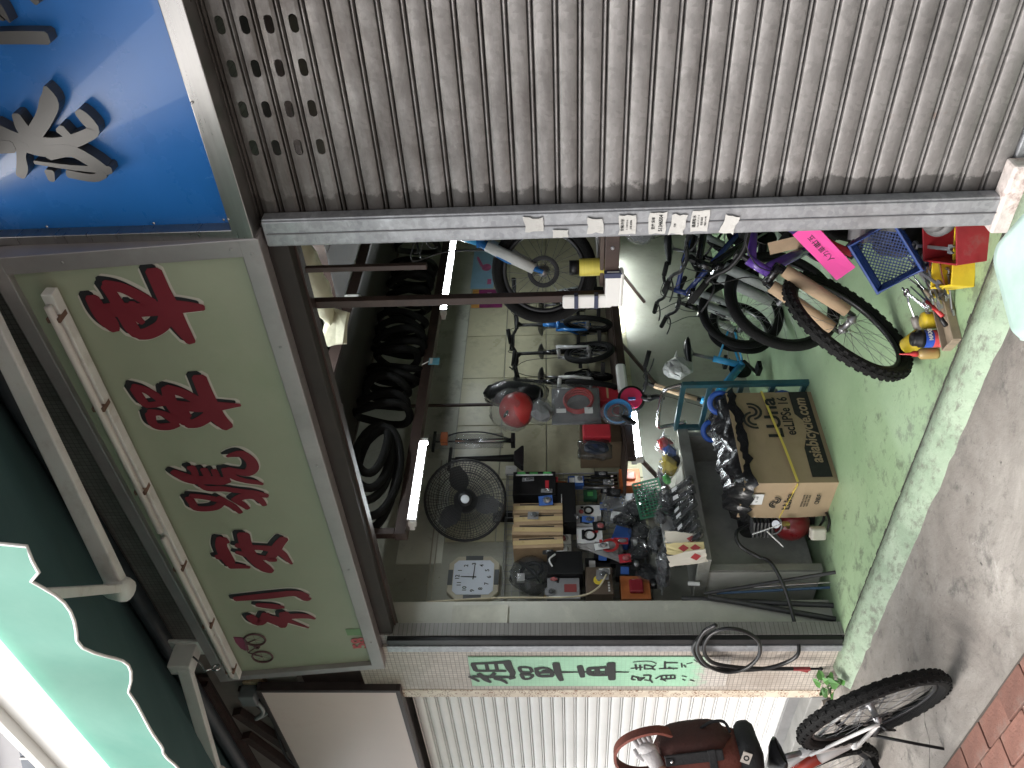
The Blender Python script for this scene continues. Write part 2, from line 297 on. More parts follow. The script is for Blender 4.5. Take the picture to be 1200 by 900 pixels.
def _floor(n, l, p):
    c = ramp(n, l, noise(n, l, 1.6, 10, .6), [(.3, (.22, .335, .185)), (.7, (.335, .455, .28))])
    tc = n.new("ShaderNodeTexCoord"); sx = n.new("ShaderNodeSeparateXYZ"); l.new(tc.outputs['Object'], sx.inputs[0])
    near = n.new("ShaderNodeMapRange"); near.inputs[1].default_value = 3.5; near.inputs[2].default_value = 2.55; l.new(sx.outputs[1], near.inputs[0])
    d = ramp(n, l, mathn(n, l, 'ADD', noise(n, l, 9, 12, .75), mathn(n, l, 'MULTIPLY', near.outputs[0], .12)), [(.60, 0.0), (.70, 1.0)])
    c = mixc(n, l, mathn(n, l, 'MULTIPLY', d, .7), c, (.10, .12, .085))
    d2 = ramp(n, l, noise(n, l, 2.6, 12, .72, dist=.8), [(.58, 0.0), (.68, 1.0)]); c = mixc(n, l, mathn(n, l, 'MULTIPLY', d2, .4), c, (.16, .14, .11))
    sc = ramp(n, l, noise(n, l, 5, 3, .4, stretch=(.35, 6, 1), dist=2), [(.495, 0.0), (.5, 1.0), (.505, 0.0)]); c = mixc(n, l, mathn(n, l, 'MULTIPLY', sc, .35), c, (.08, .1, .08))
    l.new(c, p.inputs['Base Color']); p.inputs['Roughness'].default_value = .42
    bumpn(n, l, p, noise(n, l, 20, 10, .7), .25, .008)
node_mat("green_floor_paint", _floor)
def _kerb(n, l, p):
    c = ramp(n, l, noise(n, l, 6, 12, .7), [(.3, (.20, .28, .19)), (.65, (.36, .45, .335))])
    d = ramp(n, l, noise(n, l, 13, 10, .75, stretch=(1, 2.2, 1)), [(.50, 0.0), (.62, 1.0)]); c = mixc(n, l, mathn(n, l, 'MULTIPLY', d, .7), c, (.115, .11, .09))
    l.new(c, p.inputs['Base Color']); p.inputs['Roughness'].default_value = .6; bumpn(n, l, p, noise(n, l, 18, 12, .75), .6, .015)
node_mat("kerb_paint", _kerb)
def _steel(name, lo, hi, rust=.25, metal=.75, rough=.42, soot=False):
    def f(n, l, p):
        c = ramp(n, l, noise(n, l, 5, 10, .7, stretch=(.7, 1, 3)), [(.3, lo), (.7, hi)])
        v = n.new("ShaderNodeTexVoronoi"); v.inputs['Scale'].default_value = 60; tc = n.new("ShaderNodeTexCoord"); l.new(tc.outputs['Object'], v.inputs['Vector'])
        bwv = n.new('ShaderNodeRGBToBW'); l.new(v.outputs['Color'], bwv.inputs[0]); c = mixc(n, l, .14, c, bwv.outputs[0], 'OVERLAY')
        r = ramp(n, l, noise(n, l, 8, 8, .7), [(.66, 0.0), (.74, 1.0)]); c = mixc(n, l, mathn(n, l, 'MULTIPLY', r, rust), c, (.22, .11, .055))
        w = ramp(n, l, noise(n, l, 3.3, 12, .78, stretch=(1, 1, 1.5)), [(.56, 0.0), (.72, 1.0)]); c = mixc(n, l, mathn(n, l, 'MULTIPLY', w, .5), c, tuple(min(1, h*1.5) for h in hi))
        k = ramp(n, l, noise(n, l, 2.1, 12, .75, dist=.5), [(.55, 0.0), (.75, 1.0)]); c = mixc(n, l, mathn(n, l, 'MULTIPLY', k, .45), c, tuple(h*.45 for h in lo))
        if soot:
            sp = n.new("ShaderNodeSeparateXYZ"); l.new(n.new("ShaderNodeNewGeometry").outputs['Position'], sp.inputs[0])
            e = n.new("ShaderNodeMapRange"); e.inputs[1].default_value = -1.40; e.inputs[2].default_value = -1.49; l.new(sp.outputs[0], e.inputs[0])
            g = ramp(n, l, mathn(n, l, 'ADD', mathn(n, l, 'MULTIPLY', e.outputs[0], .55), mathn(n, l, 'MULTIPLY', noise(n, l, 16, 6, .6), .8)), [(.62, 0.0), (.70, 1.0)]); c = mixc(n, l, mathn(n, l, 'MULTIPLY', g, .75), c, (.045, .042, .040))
            h = n.new("ShaderNodeMapRange"); h.inputs[1].default_value = 1.5; h.inputs[2].default_value = 2.7; l.new(sp.outputs[2], h.inputs[0])  # darker towards the top: soot, with canopy shade put into the colour too
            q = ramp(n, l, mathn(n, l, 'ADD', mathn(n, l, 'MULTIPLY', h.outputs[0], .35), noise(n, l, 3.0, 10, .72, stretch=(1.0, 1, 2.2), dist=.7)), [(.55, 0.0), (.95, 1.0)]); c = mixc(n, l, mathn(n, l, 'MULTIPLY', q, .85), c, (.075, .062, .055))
        l.new(c, p.inputs['Base Color']); p.inputs['Metallic'].default_value = metal
        l.new(ramp(n, l, noise(n, l, 9, 8, .7), [(.3, rough-.1), (.7, rough+.2)]), p.inputs['Roughness'])
        bumpn(n, l, p, noise(n, l, 30, 8, .7), .15, .004)
    return node_mat(name, f)
_steel("shutter_steel", (.17, .16, .155), (.30, .287, .28), metal=.5, rough=.5, rust=.35, soot=True)
_steel("galvanised", (.30, .31, .33), (.42, .43, .45), rust=.06, metal=.65, rough=.45)
def _white_shutter(n, l, p):
    c = ramp(n, l, noise(n, l, 3, 8), [(.3, (.74, .75, .73)), (.7, (.84, .84, .82))]); l.new(c, p.inputs['Base Color']); p.inputs['Roughness'].default_value = .45
node_mat("white_shutter_paint", _white_shutter)
def _mosaic(name, tile, grout, w, soil, orient='XZ', rough=.35, dark=.0):
    def f(n, l, p):
        tc = n.new("ShaderNodeTexCoord"); mp = n.new("ShaderNodeMapping"); l.new(tc.outputs['Object'], mp.inputs[0])
        mp.inputs['Rotation'].default_value = (pi/2, 0, 0)
        b = n.new("ShaderNodeTexBrick"); b.offset = 0; b.squash = 1; b.inputs['Scale'].default_value = 1
        b.inputs['Brick Width'].default_value = w; b.inputs['Row Height'].default_value = w; b.inputs['Mortar Size'].default_value = w*.07
        b.inputs['Color1'].default_value = (*tile, 1); b.inputs['Color2'].default_value = (*[t*.82 for t in tile], 1); b.inputs['Mortar'].default_value = (*grout, 1)
        l.new(mp.outputs[0], b.inputs['Vector'])
        d = ramp(n, l, noise(n, l, 4, 12, .75, stretch=(1, 1, .5)), [(.45, 0.0), (.75, 1.0)]); c = mixc(n, l, mathn(n, l, 'MULTIPLY', d, .7), b.outputs[0], soil)
        l.new(c, p.inputs['Base Color']); p.inputs['Roughness'].default_value = rough
        bumpn(n, l, p, mathn(n, l, 'SUBTRACT', 1, b.outputs[1]), .35, .003)
    return node_mat(name, f)
_mosaic("cream_mosaic", (.56, .50, .44), (.20, .18, .16), .026, (.25, .20, .16))
_mosaic("grey_mosaic", (.30, .29, .28), (.13, .125, .12), .026, (.12, .11, .10))
def _mint(n, l, p):
    tc = n.new("ShaderNodeTexCoord"); sx = n.new("ShaderNodeSeparateXYZ"); l.new(tc.outputs['Object'], sx.inputs[0])
    g = n.new("ShaderNodeMapRange"); g.inputs[1].default_value = -.72; g.inputs[2].default_value = -.40; l.new(sx.outputs[2], g.inputs[0])
    f = ramp(n, l, mathn(n, l, 'ADD', g.outputs[0], mathn(n, l, 'MULTIPLY', noise(n, l, 20, 8, .7), .8)), [(.55, 0.0), (.85, 1.0)])
    mp = n.new("ShaderNodeMapping"); l.new(tc.outputs['Object'], mp.inputs[0]); mp.inputs['Rotation'].default_value = (pi/2, 0, 0)
    b = n.new("ShaderNodeTexBrick"); b.offset = 0; b.inputs['Scale'].default_value = 1; b.inputs['Brick Width'].default_value = .026; b.inputs['Row Height'].default_value = .026; b.inputs['Mortar Size'].default_value = .0018
    b.inputs['Color1'].default_value = (.58, .54, .49, 1); b.inputs['Color2'].default_value = (.5, .46, .42, 1); b.inputs['Mortar'].default_value = (.24, .22, .2, 1); l.new(mp.outputs[0], b.inputs['Vector'])
    mint = ramp(n, l, noise(n, l, 7, 10, .7), [(.3, (.30, .56, .38)), (.7, (.40, .68, .47))])
    mint = mixc(n, l, mathn(n, l, 'MULTIPLY', b.outputs[1], .35), mint, (.25, .42, .3))
    l.new(mixc(n, l, f, b.outputs[0], mint), p.inputs['Base Color']); p.inputs['Roughness'].default_value = .5
    bumpn(n, l, p, mathn(n, l, 'SUBTRACT', 1, b.outputs[1]), .25, .002)
node_mat("mint_wall_paint", _mint)
def _plaster(name, lo, hi, stain, amt=.5, dark=(.10, .10, .08)):
    def f(n, l, p):
        c = ramp(n, l, noise(n, l, 2.4, 10, .65), [(.3, lo), (.7, hi)])
        d = ramp(n, l, noise(n, l, 4.5, 12, .78, dist=.7), [(.56, 0.0), (.68, 1.0)]); c = mixc(n, l, mathn(n, l, 'MULTIPLY', d, amt), c, stain)
        e = ramp(n, l, noise(n, l, 1.3, 12, .8, stretch=(1, 1, .45)), [(.57, 0.0), (.72, 1.0)]); c = mixc(n, l, mathn(n, l, 'MULTIPLY', e, amt*.7), c, dark)
        s = ramp(n, l, noise(n, l, 30, 3, .5), [(.72, 0.0), (.75, 1.0)]); c = mixc(n, l, mathn(n, l, 'MULTIPLY', s, .5), c, dark)
        l.new(c, p.inputs['Base Color']); p.inputs['Roughness'].default_value = .65; bumpn(n, l, p, noise(n, l, 12, 12, .75), .35, .012)
    return node_mat(name, f)
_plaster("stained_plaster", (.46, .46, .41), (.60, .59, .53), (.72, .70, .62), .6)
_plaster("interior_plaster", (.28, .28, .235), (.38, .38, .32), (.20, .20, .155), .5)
_plaster("grubby_wall", (.16, .125, .115), (.25, .205, .19), (.15, .10, .09), .6, (.10, .05, .05))
def _floral(n, l, p):
    tc = n.new("ShaderNodeTexCoord"); v = n.new("ShaderNodeTexVoronoi"); v.inputs['Scale'].default_value = 26; l.new(tc.outputs['Object'], v.inputs['Vector'])
    a = ramp(n, l, v.outputs['Distance'], [(.18, 1.0), (.24, 0.0), (.40, 0.0), (.46, 1.0), (.55, 0.0)])
    b = ramp(n, l, noise(n, l, 9, 6), [(.45, (.62, .53, .42)), (.6, (.7, .62, .5))])
    l.new(mixc(n, l, a, b, (.28, .17, .11)), p.inputs['Base Color']); p.inputs['Roughness'].default_value = .4
node_mat("floral_tile", _floral)
tile_m = M("cream_tile", (.50, .475, .33), .3, var=.12, scale=3, bump=.04, dirt=(.24, .23, .16), dirt_amt=.25, dscale=4, randv=.06)
brown = M("brown_steel", (.045, .027, .022), .5, .2, var=.3, scale=9, dirt=(.16, .11, .08), dirt_amt=.2)
dark_board = M("dark_board", (.028, .023, .020), .7, var=.4, scale=4)
black_m = M("black_rubber", (.008, .008, .009), .6, var=.35, scale=14, bump=.25, spec=.25)
blackp = M("black_plastic", (.009, .009, .010), .38, var=.3, scale=10, bump=.05, spec=.3)
white_m = M("white_enamel", (.74, .73, .71), .4, var=.07, scale=5, dirt=(.38, .33, .27), dirt_amt=.22, dscale=7)
chrome = M("bright_steel", (.62, .62, .63), .22, 1, var=.12, scale=9, bump=.05)
greym = M("grey_metal", (.30, .30, .31), .4, .8, var=.2, scale=7, dirt=(.12, .10, .09), dirt_amt=.3)
redp = M("red_plastic", (.46, .035, .035), .35, var=.15, scale=6, bump=.05, dirt=(.12, .02, .02), dirt_amt=.15)
wire_m = M("grey_wire", (.33, .33, .34), .4, .7, var=.2, scale=20, bump=0)

# ---------------------------------------------------------------- ground
mb = MB(); n = 60
pav = MB().quad((-60, -60, -.06), (60, -60, -.06), (60, 2.95, -.06), (-60, 2.95, -.06)).build("pavement", MATS["worn_concrete"]); struct(pav)
fl = MB().quad((-4.98, 2.60, 0), (1.2, 2.60, 0), (1.2, 8.6, 0), (-4.98, 8.6, 0)).build("shop_floor", MATS["green_floor_paint"]); struct(fl)
mb = MB(); nx = 70; rnd = random.Random(3)
pf = [(2.605, -.02, 0), (2.60, .004, .002), (2.545, -.004, .006), (2.49, -.030, .010), (2.455, -.064, .014)]
vs = []; x0, x1 = -4.62, 1.0
for i in range(nx+1):
    x = x0+(x1-x0)*i/nx
    for y, z, j in pf: vs.append((x, y+rnd.uniform(-j, j)*.8, z+rnd.uniform(-j, j)*.4))
k = len(pf); mb.add(vs, [(i*k+j, i*k+j+1, (i+1)*k+j+1, (i+1)*k+j) for i in range(nx) for j in range(k-1)])
kb = mb.build("threshold_kerb", MATS["kerb_paint"], smooth=True); struct(kb)
MB().box((-12, 2.82, -.03), (14.0, .78, .05)).build("plinth_kerb", MATS["worn_concrete"]); struct(bpy.data.objects["plinth_kerb"])
jr = random.Random(9); jm = MB()
for i in range(140):
    x = -4.60+i*.04; jm.box((x, 2.609+jr.uniform(-.004, .004), .001), (.044, jr.uniform(.006, .016), .004))
struct(jm.build("kerb_joint", M("joint_grime", (.05, .05, .04), .9, var=.4, scale=20)))
# red block paving beside the concrete strip: every block is its own piece
pv = M("red_block", (.17, .080, .060), .8, var=.25, scale=14, bump=.3, dirt=(.17, .14, .12), dirt_amt=.45, dscale=5, randv=.2)
bp = MB().quad((-9, -1.0, -.055), (-1.2, -1.0, -.055), (-1.2, 1.60, -.055), (-9, 1.69, -.055)).build("block_paving", M("dark_joint_sand", (.09, .075, .065), .9, scale=30, bump=.3)); struct(bp)
bm_ = MB().box((0, 0, 0), (.218, .108, .04), ch=.004); br0 = bm_.build("block", pv, bp, bevel=.004); br0.location = (-2.5, 1.53, -.045)
for r in range(12):
    for c in range(26):
        x = -6.3+c*.225+(.112 if r % 2 else 0); y = 1.545-r*.115+(x+3)*(-.012)
        if x > -1.7: continue
        o = br0.copy(); COL.objects.link(o); o.location = (x, y, -.049+random.uniform(-.003, .003)); o.rotation_euler = (random.uniform(-.01, .01), random.uniform(-.01, .01), random.uniform(-.012, .012)-.012)
br0.location = (-6.3-.225, 1.545+.04, -.049)
# dark joint where paving meets concrete
struct(MB().bar((-9, 1.685, -.058), (-1.2, 1.595, -.058), .025, .012).build("paving_joint", MATS["dark_joint_sand"]))

# ---------------------------------------------------------------- shop shell
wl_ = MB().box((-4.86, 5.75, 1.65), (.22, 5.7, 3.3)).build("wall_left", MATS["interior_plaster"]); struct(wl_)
t0 = None
for r in range(4):
    for c in range(8):
        z = 2.43-.182-r*.366; y = 8.32-.29-c*.586
        if y < 3.9: continue
        if t0 is None:
            t0 = MB().box((0, 0, 0), (.012, .578, .358)).build("wall_tile", tile_m, wl_, bevel=.002); o = t0
        else: o = t0.copy(); COL.objects.link(o)
        o.location = (-4.744+random.uniform(-.001, .001), y, z)
struct(MB().box((-4.746, 5.9, 2.595), (.010, 4.9, .32)).build("wall_plaster_band", M("pale_plaster", (.56, .57, .50), .7, var=.12, scale=3, dirt=(.22, .22, .18), dirt_amt=.4, dscale=5)))
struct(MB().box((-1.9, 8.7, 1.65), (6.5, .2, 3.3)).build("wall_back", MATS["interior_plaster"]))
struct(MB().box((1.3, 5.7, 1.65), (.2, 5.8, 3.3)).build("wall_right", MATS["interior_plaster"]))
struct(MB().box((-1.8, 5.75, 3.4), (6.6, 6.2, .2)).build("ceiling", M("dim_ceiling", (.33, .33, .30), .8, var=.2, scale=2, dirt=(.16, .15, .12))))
struct(MB().box((-7.0, 2.82, 3.56), (24, .15, 1.76)).build("wall_above_signs", MATS["grey_mosaic"]))
struct(MB().box((-12.0, 2.95, 1.33), (13.9, .1, 2.78)).build("wall_next_door", MATS["grubby_wall"]))
# column just inside the doorway
pc = thing("doorway_column", "white peeling plaster column behind the left shutter guide", "column", (-4.66, 2.78, 0))
MB().box((0, 0, 1.33), (.56, .25, 2.72)).build("shaft", MATS["stained_plaster"], pc, bevel=.006)
MB().box((.285, .0, 2.1), (.012, .18, .34)).build("plaster_patch", M("patch_plaster", (.52, .51, .44), .7, var=.2, dirt=(.2, .19, .15)), pc, crumple=.002)
MB().torus((.281, .02, 2.05), (1, 0, 0), .006, .004, 10, 6).build("hole_rim", blackp, pc)
# tiled pilaster outside, with painted advertisement
pp = thing("tiled_pilaster", "mosaic tiled pilaster with mint painted patch and black brush lettering", "pilaster", (-4.645, 2.60, -.06))
MB().box((-.0, .05, 1.44), (.50, .10, 2.94)).build("shaft", MATS["cream_mosaic"], pp)
MB().box((.30, .06, 1.42), (.10, .08, 2.86)).build("side_strip", MATS["grey_mosaic"], pp)
MB().box((-.295, .04, 1.42), (.088, .09, 2.86)).build("floral_border", MATS["floral_tile"], pp, bevel=.004)
PT = Matrix(((1, 0, 0, 0), (0, 0, -1, 0), (0, 1, 0, 0), (0, 0, 0, 1)))   # sign plane: x along, y up, z out to the street
o = MB().box((0, .0, -.02), (.34, .006, 1.56)).build("painted_patch", MATS["mint_wall_paint"], pp); o.location = (-.02, -.0055, 1.47)
ink = M("black_ink", (.016, .018, .017), .6, var=.5, scale=30, bump=0)
lt = thing_T = None
def lettering(keys, name, mat, parent, loc, d0, d1, grow=0, off=(0, 0)):
    m = MB(); 
    for i, k in enumerate(keys): brush(m, ST[k], PT, d0, d1+i*.0001, grow, off)
    o = m.build(name, mat, parent); o.location = loc; return o
for i, s_ in enumerate(ST.pop('worn')): ST['w%d' % i] = [s_]
for k in ['zu', 'dan2', 'che2', 'fei', 'da', 'mian', 'zi']+[k for k in ST if k[0] == 'w']:
    lettering([k], "character", ink, pp, (0, -.0205, 1.46), None, -.009)
# left shutter guide and channel
gd = thing("shutter_guide_channel", "dark steel channel between grey strip and peeling column", "channel", (-4.33, 2.62, 0))
MB().box((.0, 0, 1.32), (.05, .06, 2.62)).build("channel", M("dark_channel", (.03, .03, .032), .4, .5, var=.3), gd)
MB().box((-.062, -.012, 1.32), (.06, .05, 2.64)).build("grey_strip", MATS["galvanised"], gd, bevel=.004)
# dark header under the sign
hd = thing("header_beam", "dark brown steel header beam along the bottom of the green sign", "beam", (-2.95, 2.66, 2.62))
MB().box((0, 0, .02), (2.84, .06, .085)).build("beam", dark_board, hd, bevel=.004)
MB().box((0, .05, -.028), (2.80, .05, .01)).build("flange", brown, hd); MB().box((0, .14, .036), (2.84, .20, .02)).build("soffit", dark_board, hd)

# ---------------------------------------------------------------- steel roller shutter of the shop to the right
def slat_mesh(L, slots=None, pitch=.078):
    m = MB(); prof = [(.0775, .022), (.0755, .002), (.073, -.004), (.069, -.005), (.0665, -.002), (.0645, .004), (.0625, .022), (.0605, .004), (.058, -.003), (.052, -.0060), (.03, -.0070), (.009, -.0060), (.003, -.003), (.0005, .004), (-.0010, .022)]
    if not slots:
        vs = [(x, y, z) for x in (0, L) for z, y in prof]; k = len(prof)
        return m.add(vs, [(j, k+j, k+j+1, j+1) for j in range(k-1)])
    rows = [(.0775, .022), (.0755, .002), (.073, -.004), (.069, -.005), (.0645, .004), (.0625, .022), (.0605, .004), (.058, -.003), (.042, -.0065)]
    for (za, ya), (zb, yb) in zip(rows, rows[1:]): m.quad((0, ya, za), (L, ya, za), (L, yb, zb), (0, yb, zb))
    m.quad((0, -.0065, .014), (L, -.0065, .014), (L, -.003, .003), (0, -.003, .003)); m.quad((0, -.003, .003), (L, -.003, .003), (L, .022, -.001), (0, .022, -.001))
    x = 0; Y = -.0065; h = .028; c = .012
    for s in slots:
        m.quad((x, Y, .042), (s, Y, .042), (s, Y, .014), (x, Y, .014)); e = s+.058
        for sx, ex in ((s, 1), (e, -1)):
            m.quad((sx, Y, .042), (sx+ex*c, Y, .042), (sx+ex*c*.3, Y, .042-c*.3), (sx, Y, .042-c)); m.quad((sx, Y, .014), (sx+ex*c, Y, .014), (sx+ex*c*.3, Y, .014+c*.3), (sx, Y, .014+c))
        # rolled lip round the slot
        pts = [(s+c, .042), (e-c, .042), (e-c*.3, .042-c*.3), (e, .042-c), (e, .014+c), (e-c*.3, .014+c*.3), (e-c, .014), (s+c, .014), (s+c*.3, .014+c*.3), (s, .014+c), (s, .042-c), (s+c*.3, .042-c*.3)]
        k = len(pts); m.add([(a, Y, b) for a, b in pts]+[(a, Y+.006, b) for a, b in pts], [(i, (i+1) % k, k+(i+1) % k, k+i) for i in range(k)])
        x = e
    m.quad((x, Y, .042), (L, Y, .042), (L, Y, .014), (x, Y, .014)); return m
sh = thing("roller_shutter", "closed grey steel roller shutter with soot stains and slotted top slats", "shutter", (-1.60, 2.67, 0))
SL = 2.55; plain = None; slotted = None
ss = MATS["shutter_steel"]
for i in range(35):
    z = .035+i*.078
    if 30 <= i < 34:
        if slotted is None: slotted = slat_mesh(SL, [.315+k*.1375 for k in range(14)]).build("slat", ss, sh); o = slotted
        else: o = slotted.copy(); COL.objects.link(o)
    else:
        if plain is None: plain = soften(slat_mesh(SL).build("slat", ss, sh), 35); o = plain
        else: o = plain.copy(); COL.objects.link(o)
    o.location = (random.uniform(-.004, .004), random.uniform(-.0012, .0012), z)
MB().box((SL/2, .0, .012), (SL, .03, .044)).build("bottom_rail", MATS["galvanised"], sh, bevel=.004)
MB().box((SL/2, .15, 2.86), (SL, .26, .24)).build("roller_box", dark_board, sh)
# removable galvanised post
gp = thing("galvanised_post", "galvanised shutter post covered with paper stickers", "post", (-1.565, 2.635, -.02))
MB().box((0, 0, 1.345), (.115, .05, 2.68)).box((.0, -.028, 1.345), (.100, .008, 2.68)).build("post", MATS["galvanised"], gp, bevel=.004)
MB().box((0, -.034, 1.345), (.004, .004, 2.66)).build("seam", M("seam_grey", (.2, .2, .21), .5, .5), gp)  # darker grey strip along the middle of the post
MB().box((.05, -.01, .04), (.26, .07, .085)).build("foot", M("flaking_paint", (.62, .56, .53), .6, var=.25, scale=10, dirt=(.20, .07, .05), dirt_amt=.5, dscale=12, bump=.4), gp, bevel=.01, crumple=.002)
paper = M("sticker_paper", (.62, .61, .58), .55, var=.08, scale=14, dirt=(.42, .40, .37), dirt_amt=.3, dscale=20)
def ragged(w, h, rnd, k=5, j=.006):
    p = []
    for (a, b), (c, d) in zip([(-w, -h), (w, -h), (w, h), (-w, h)], [(w, -h), (w, h), (-w, h), (-w, -h)]):
        for t in range(k): p.append(((a+(c-a)*t/k)/2+rnd.uniform(-j, j), (b+(d-b)*t/k)/2+rnd.uniform(-j, j)))
    return p
rs = random.Random(11)
def sticker(z, dx, w, h, lines, j=.003, rot=0):
    T = Matrix.Rotation(rot, 4, 'Y')@PT
    o = MB().prism(ragged(w, h, rs, 4, j), 0, .0012, T).build("sticker", paper, gp); o.location = (dx, -.0385, z)
    for s, sz, yy, b in lines:
        t = text(s, sz, ink, o, (0, -.0020, yy), (pi/2, 0, 0), "print", .0002, b, sx=.9)
sticker(1.695, .012, .055, .07, [], .005); sticker(1.60, -.030, .03, .055, [], .002); sticker(1.475, .0, .06, .052, [], .005)
sticker(1.36, .0, .075, .06, [("安裝冷氣", .014, .018, .0002), ("5 1348 0216", .009, .002, 0), ("拆機 加雪種", .008, -.012, 0)])
sticker(1.255, .003, .085, .062, [("51346504", .019, -.012, .0006), ("搬屋 貨車", .013, .014, .0002)])
sticker(1.18, -.008, .08, .055, [("代客", .009, .012, 0)], .006, .12)
sticker(1.105, .006, .085, .062, [("通渠防水", .014, .02, .0002), ("9 6 8 2 7 3 1 5", .009, .006, 0), ("鋁窗 維修", .009, -.006, 0), ("電話 24小時", .008, -.019, 0)])
sticker(1.0, -.012, .07, .052, [], .004, .2)

# ---------------------------------------------------------------- big green sign
sg = thing("shop_sign", "pale green sign board with red brush characters along its length", "sign", (-3.05, 2.58, 2.69)); sg.rotation_euler = (RAD(5.1), 0, 0)
SH = .955
gpaint = M("pale_green_sign", (.36, .39, .29), .38, var=.08, scale=1.2, bump=.02, dirt=(.30, .36, .24), dirt_amt=.25, dscale=2)
MB().box((0, .03, SH/2), (2.94, .06, SH-.02)).build("panel", gpaint, sg)
alu = M("sign_aluminium", (.36, .335, .34), .42, .45, var=.12, scale=4, dirt=(.28, .25, .25), dirt_amt=.3)
for nm, c, d in (("frame_rail", (0, .01, .02), (3.0, .085, .075)), ("frame_rail", (0, .01, SH-.01), (3.0, .085, .06)), ("frame_stile", (-1.475, .01, SH/2), (.05, .084, SH+.02)), ("frame_stile", (1.465, .01, SH/2), (.075, .084, SH+.02))):
    o = MB().box(c, d).build(nm, alu, sg, bevel=.004)
sc_ = M("screw_steel", (.35, .34, .34), .4, .8)
for x, z in ((1.44, .02), (1.465, .09), (1.0, .02), (.3, .02), (-.5, .02), (-1.2, .02), (1.465, .7)):
    MB().lathe([(.006, 0), (.006, .002), (.003, .0035)], (x, -.033, z), (0, -1, 0), 8).build("screw", sc_, sg)
sred = M("sign_red", (.20, .018, .032), .45, var=.1, scale=3, bump=0); sblk = M("sign_black", (.018, .018, .022), .45, bump=0); swht = M("sign_outline", (.62, .58, .52), .45, var=.06, bump=0)
for k in ('che', 'dan', 'hao', 'an', 'li'):
    ch = lettering([k], "character", sred, sg, (0, -.005, 0), None, .0004, .004)
    o = lettering([k], "character_shadow", sblk, sg, (0, -.005, 0), None, -.0018, .004, (.020, .018)); o.parent = ch; o.location = (0, 0, 0)
    o = lettering([k], "character_outline", swht, sg, (0, -.005, 0), None, -.004, .021, (.010, .009)); o.parent = ch; o.location = (0, 0, 0)
# little bicycle and the number
em = MB()
for cx, cz in ((-1.118, .672), (-1.303, .676)):
    em.torus((cx, -.006, cz), (0, 1, 0), .058, .006, 24, 5)
    for a in range(6): em.tube([(cx, -.006, cz), (cx+.057*cos(a*pi/3), -.006, cz+.057*sin(a*pi/3))], .0008, 4)
em.tube([(-1.118, -.006, .672), (-1.15, -.006, .735), (-1.245, -.006, .745), (-1.192, -.006, .68), (-1.15, -.006, .735)], .0035, 5).tube([(-1.245, -.006, .745), (-1.303, -.006, .676)], .0035, 5).torus((-1.192, -.006, .68), (0, 1, 0), .014, .006, 12, 5)
em.build("bicycle_emblem", M("emblem_ink", (.10, .045, .05), .5, bump=0), sg)
MB().prism([(-1.075, .785), (-1.09, .735), (-1.12, .722), (-1.225, .735), (-1.222, .758), (-1.2, .775), (-1.13, .788)], .002, .004, PT).build("emblem_body", M("emblem_magenta", (.20, .035, .085), .5, bump=0), sg)
text("58", .115, M("number_red", (.52, .09, .10), .5, bump=0), sg, (-1.245, -.005, .092), (pi/2, 0, 0), "number", .0005, .004)
MB().prism([(-1.09, .15), (-1.10, .035), (-1.17, .045), (-1.155, .15)], .002, .003, PT).build("number_patch", M("patch_green", (.19, .33, .16), .5, bump=0), sg)
# unlit tube lamp along the top of the sign
tl = thing("sign_tube_lamp", "unlit white tube lamp mounted along the top of green sign", "lamp", (-3.05, 2.46, 3.50))
MB().bar((-1.42, 0, .03), (1.36, 0, -.03), .05, .045).build("batten", white_m, tl, bevel=.004)
for a, b in ((-1.34, -.05), (.0, 1.32)):
    MB().cyl((a, -.045, -.002-.022*a), (b, -.045, -.002-.022*b), .016, n=10).build("tube", M("dead_tube", (.66, .62, .58), .3, var=.05, bump=0), tl, smooth=True)
for x in (-1.30, -.82, -.3, .28, .8, 1.26):
    MB().box((x, -.022, .0-.022*x), (.02, .06, .05)).box((x, .03, .01-.022*x), (.03, .03, .014)).build("clip", M("rusty_clip", (.20, .12, .09), .7, .3, var=.4, scale=20), tl)

# ---------------------------------------------------------------- blue sign next door
bs = thing("blue_sign", "blue sign with raised steel characters and a steel frame", "sign", (-1.54, 2.60, 2.70))
bl = M("blue_acrylic", (.018, .155, .50), .28, var=.08, scale=2, bump=.01, coat=.25)
MB().box((1.3, .03, .52), (2.58, .05, 1.0)).build("panel", bl, bs)
stf = M("brushed_frame", (.33, .32, .31), .3, .9, var=.12, scale=3, stretch=(1, 1, 12), bump=.02)
MB().box((1.3, -.0, .022), (2.68, .10, .075)).build("frame_rail", stf, bs, bevel=.003)
MB().box((.0, .0, .52), (.055, .098, 1.0)).build("frame_stile", stf, bs, bevel=.003)
MB().box((1.3, .0, 1.02), (2.68, .10, .06)).build("frame_rail", stf, bs, bevel=.003)
for x, z in ((.05, .09), (.075, .055), (.045, .35), (.045, .75), (.5, .052)):
    MB().lathe([(.005, 0), (.005, .002), (.002, .004)], (x, -.052 if z < .08 else -.012, z), (0, -1, 0), 8).build("screw", chrome, bs)
lst = M("letter_steel", (.11, .108, .105), .42, .6, var=.1, scale=4, bump=.02)
for k in ('metalA', 'metalB'):
    o = lettering([k], "raised_character", lst, bs, (0, .0, 0), -.004, .045)
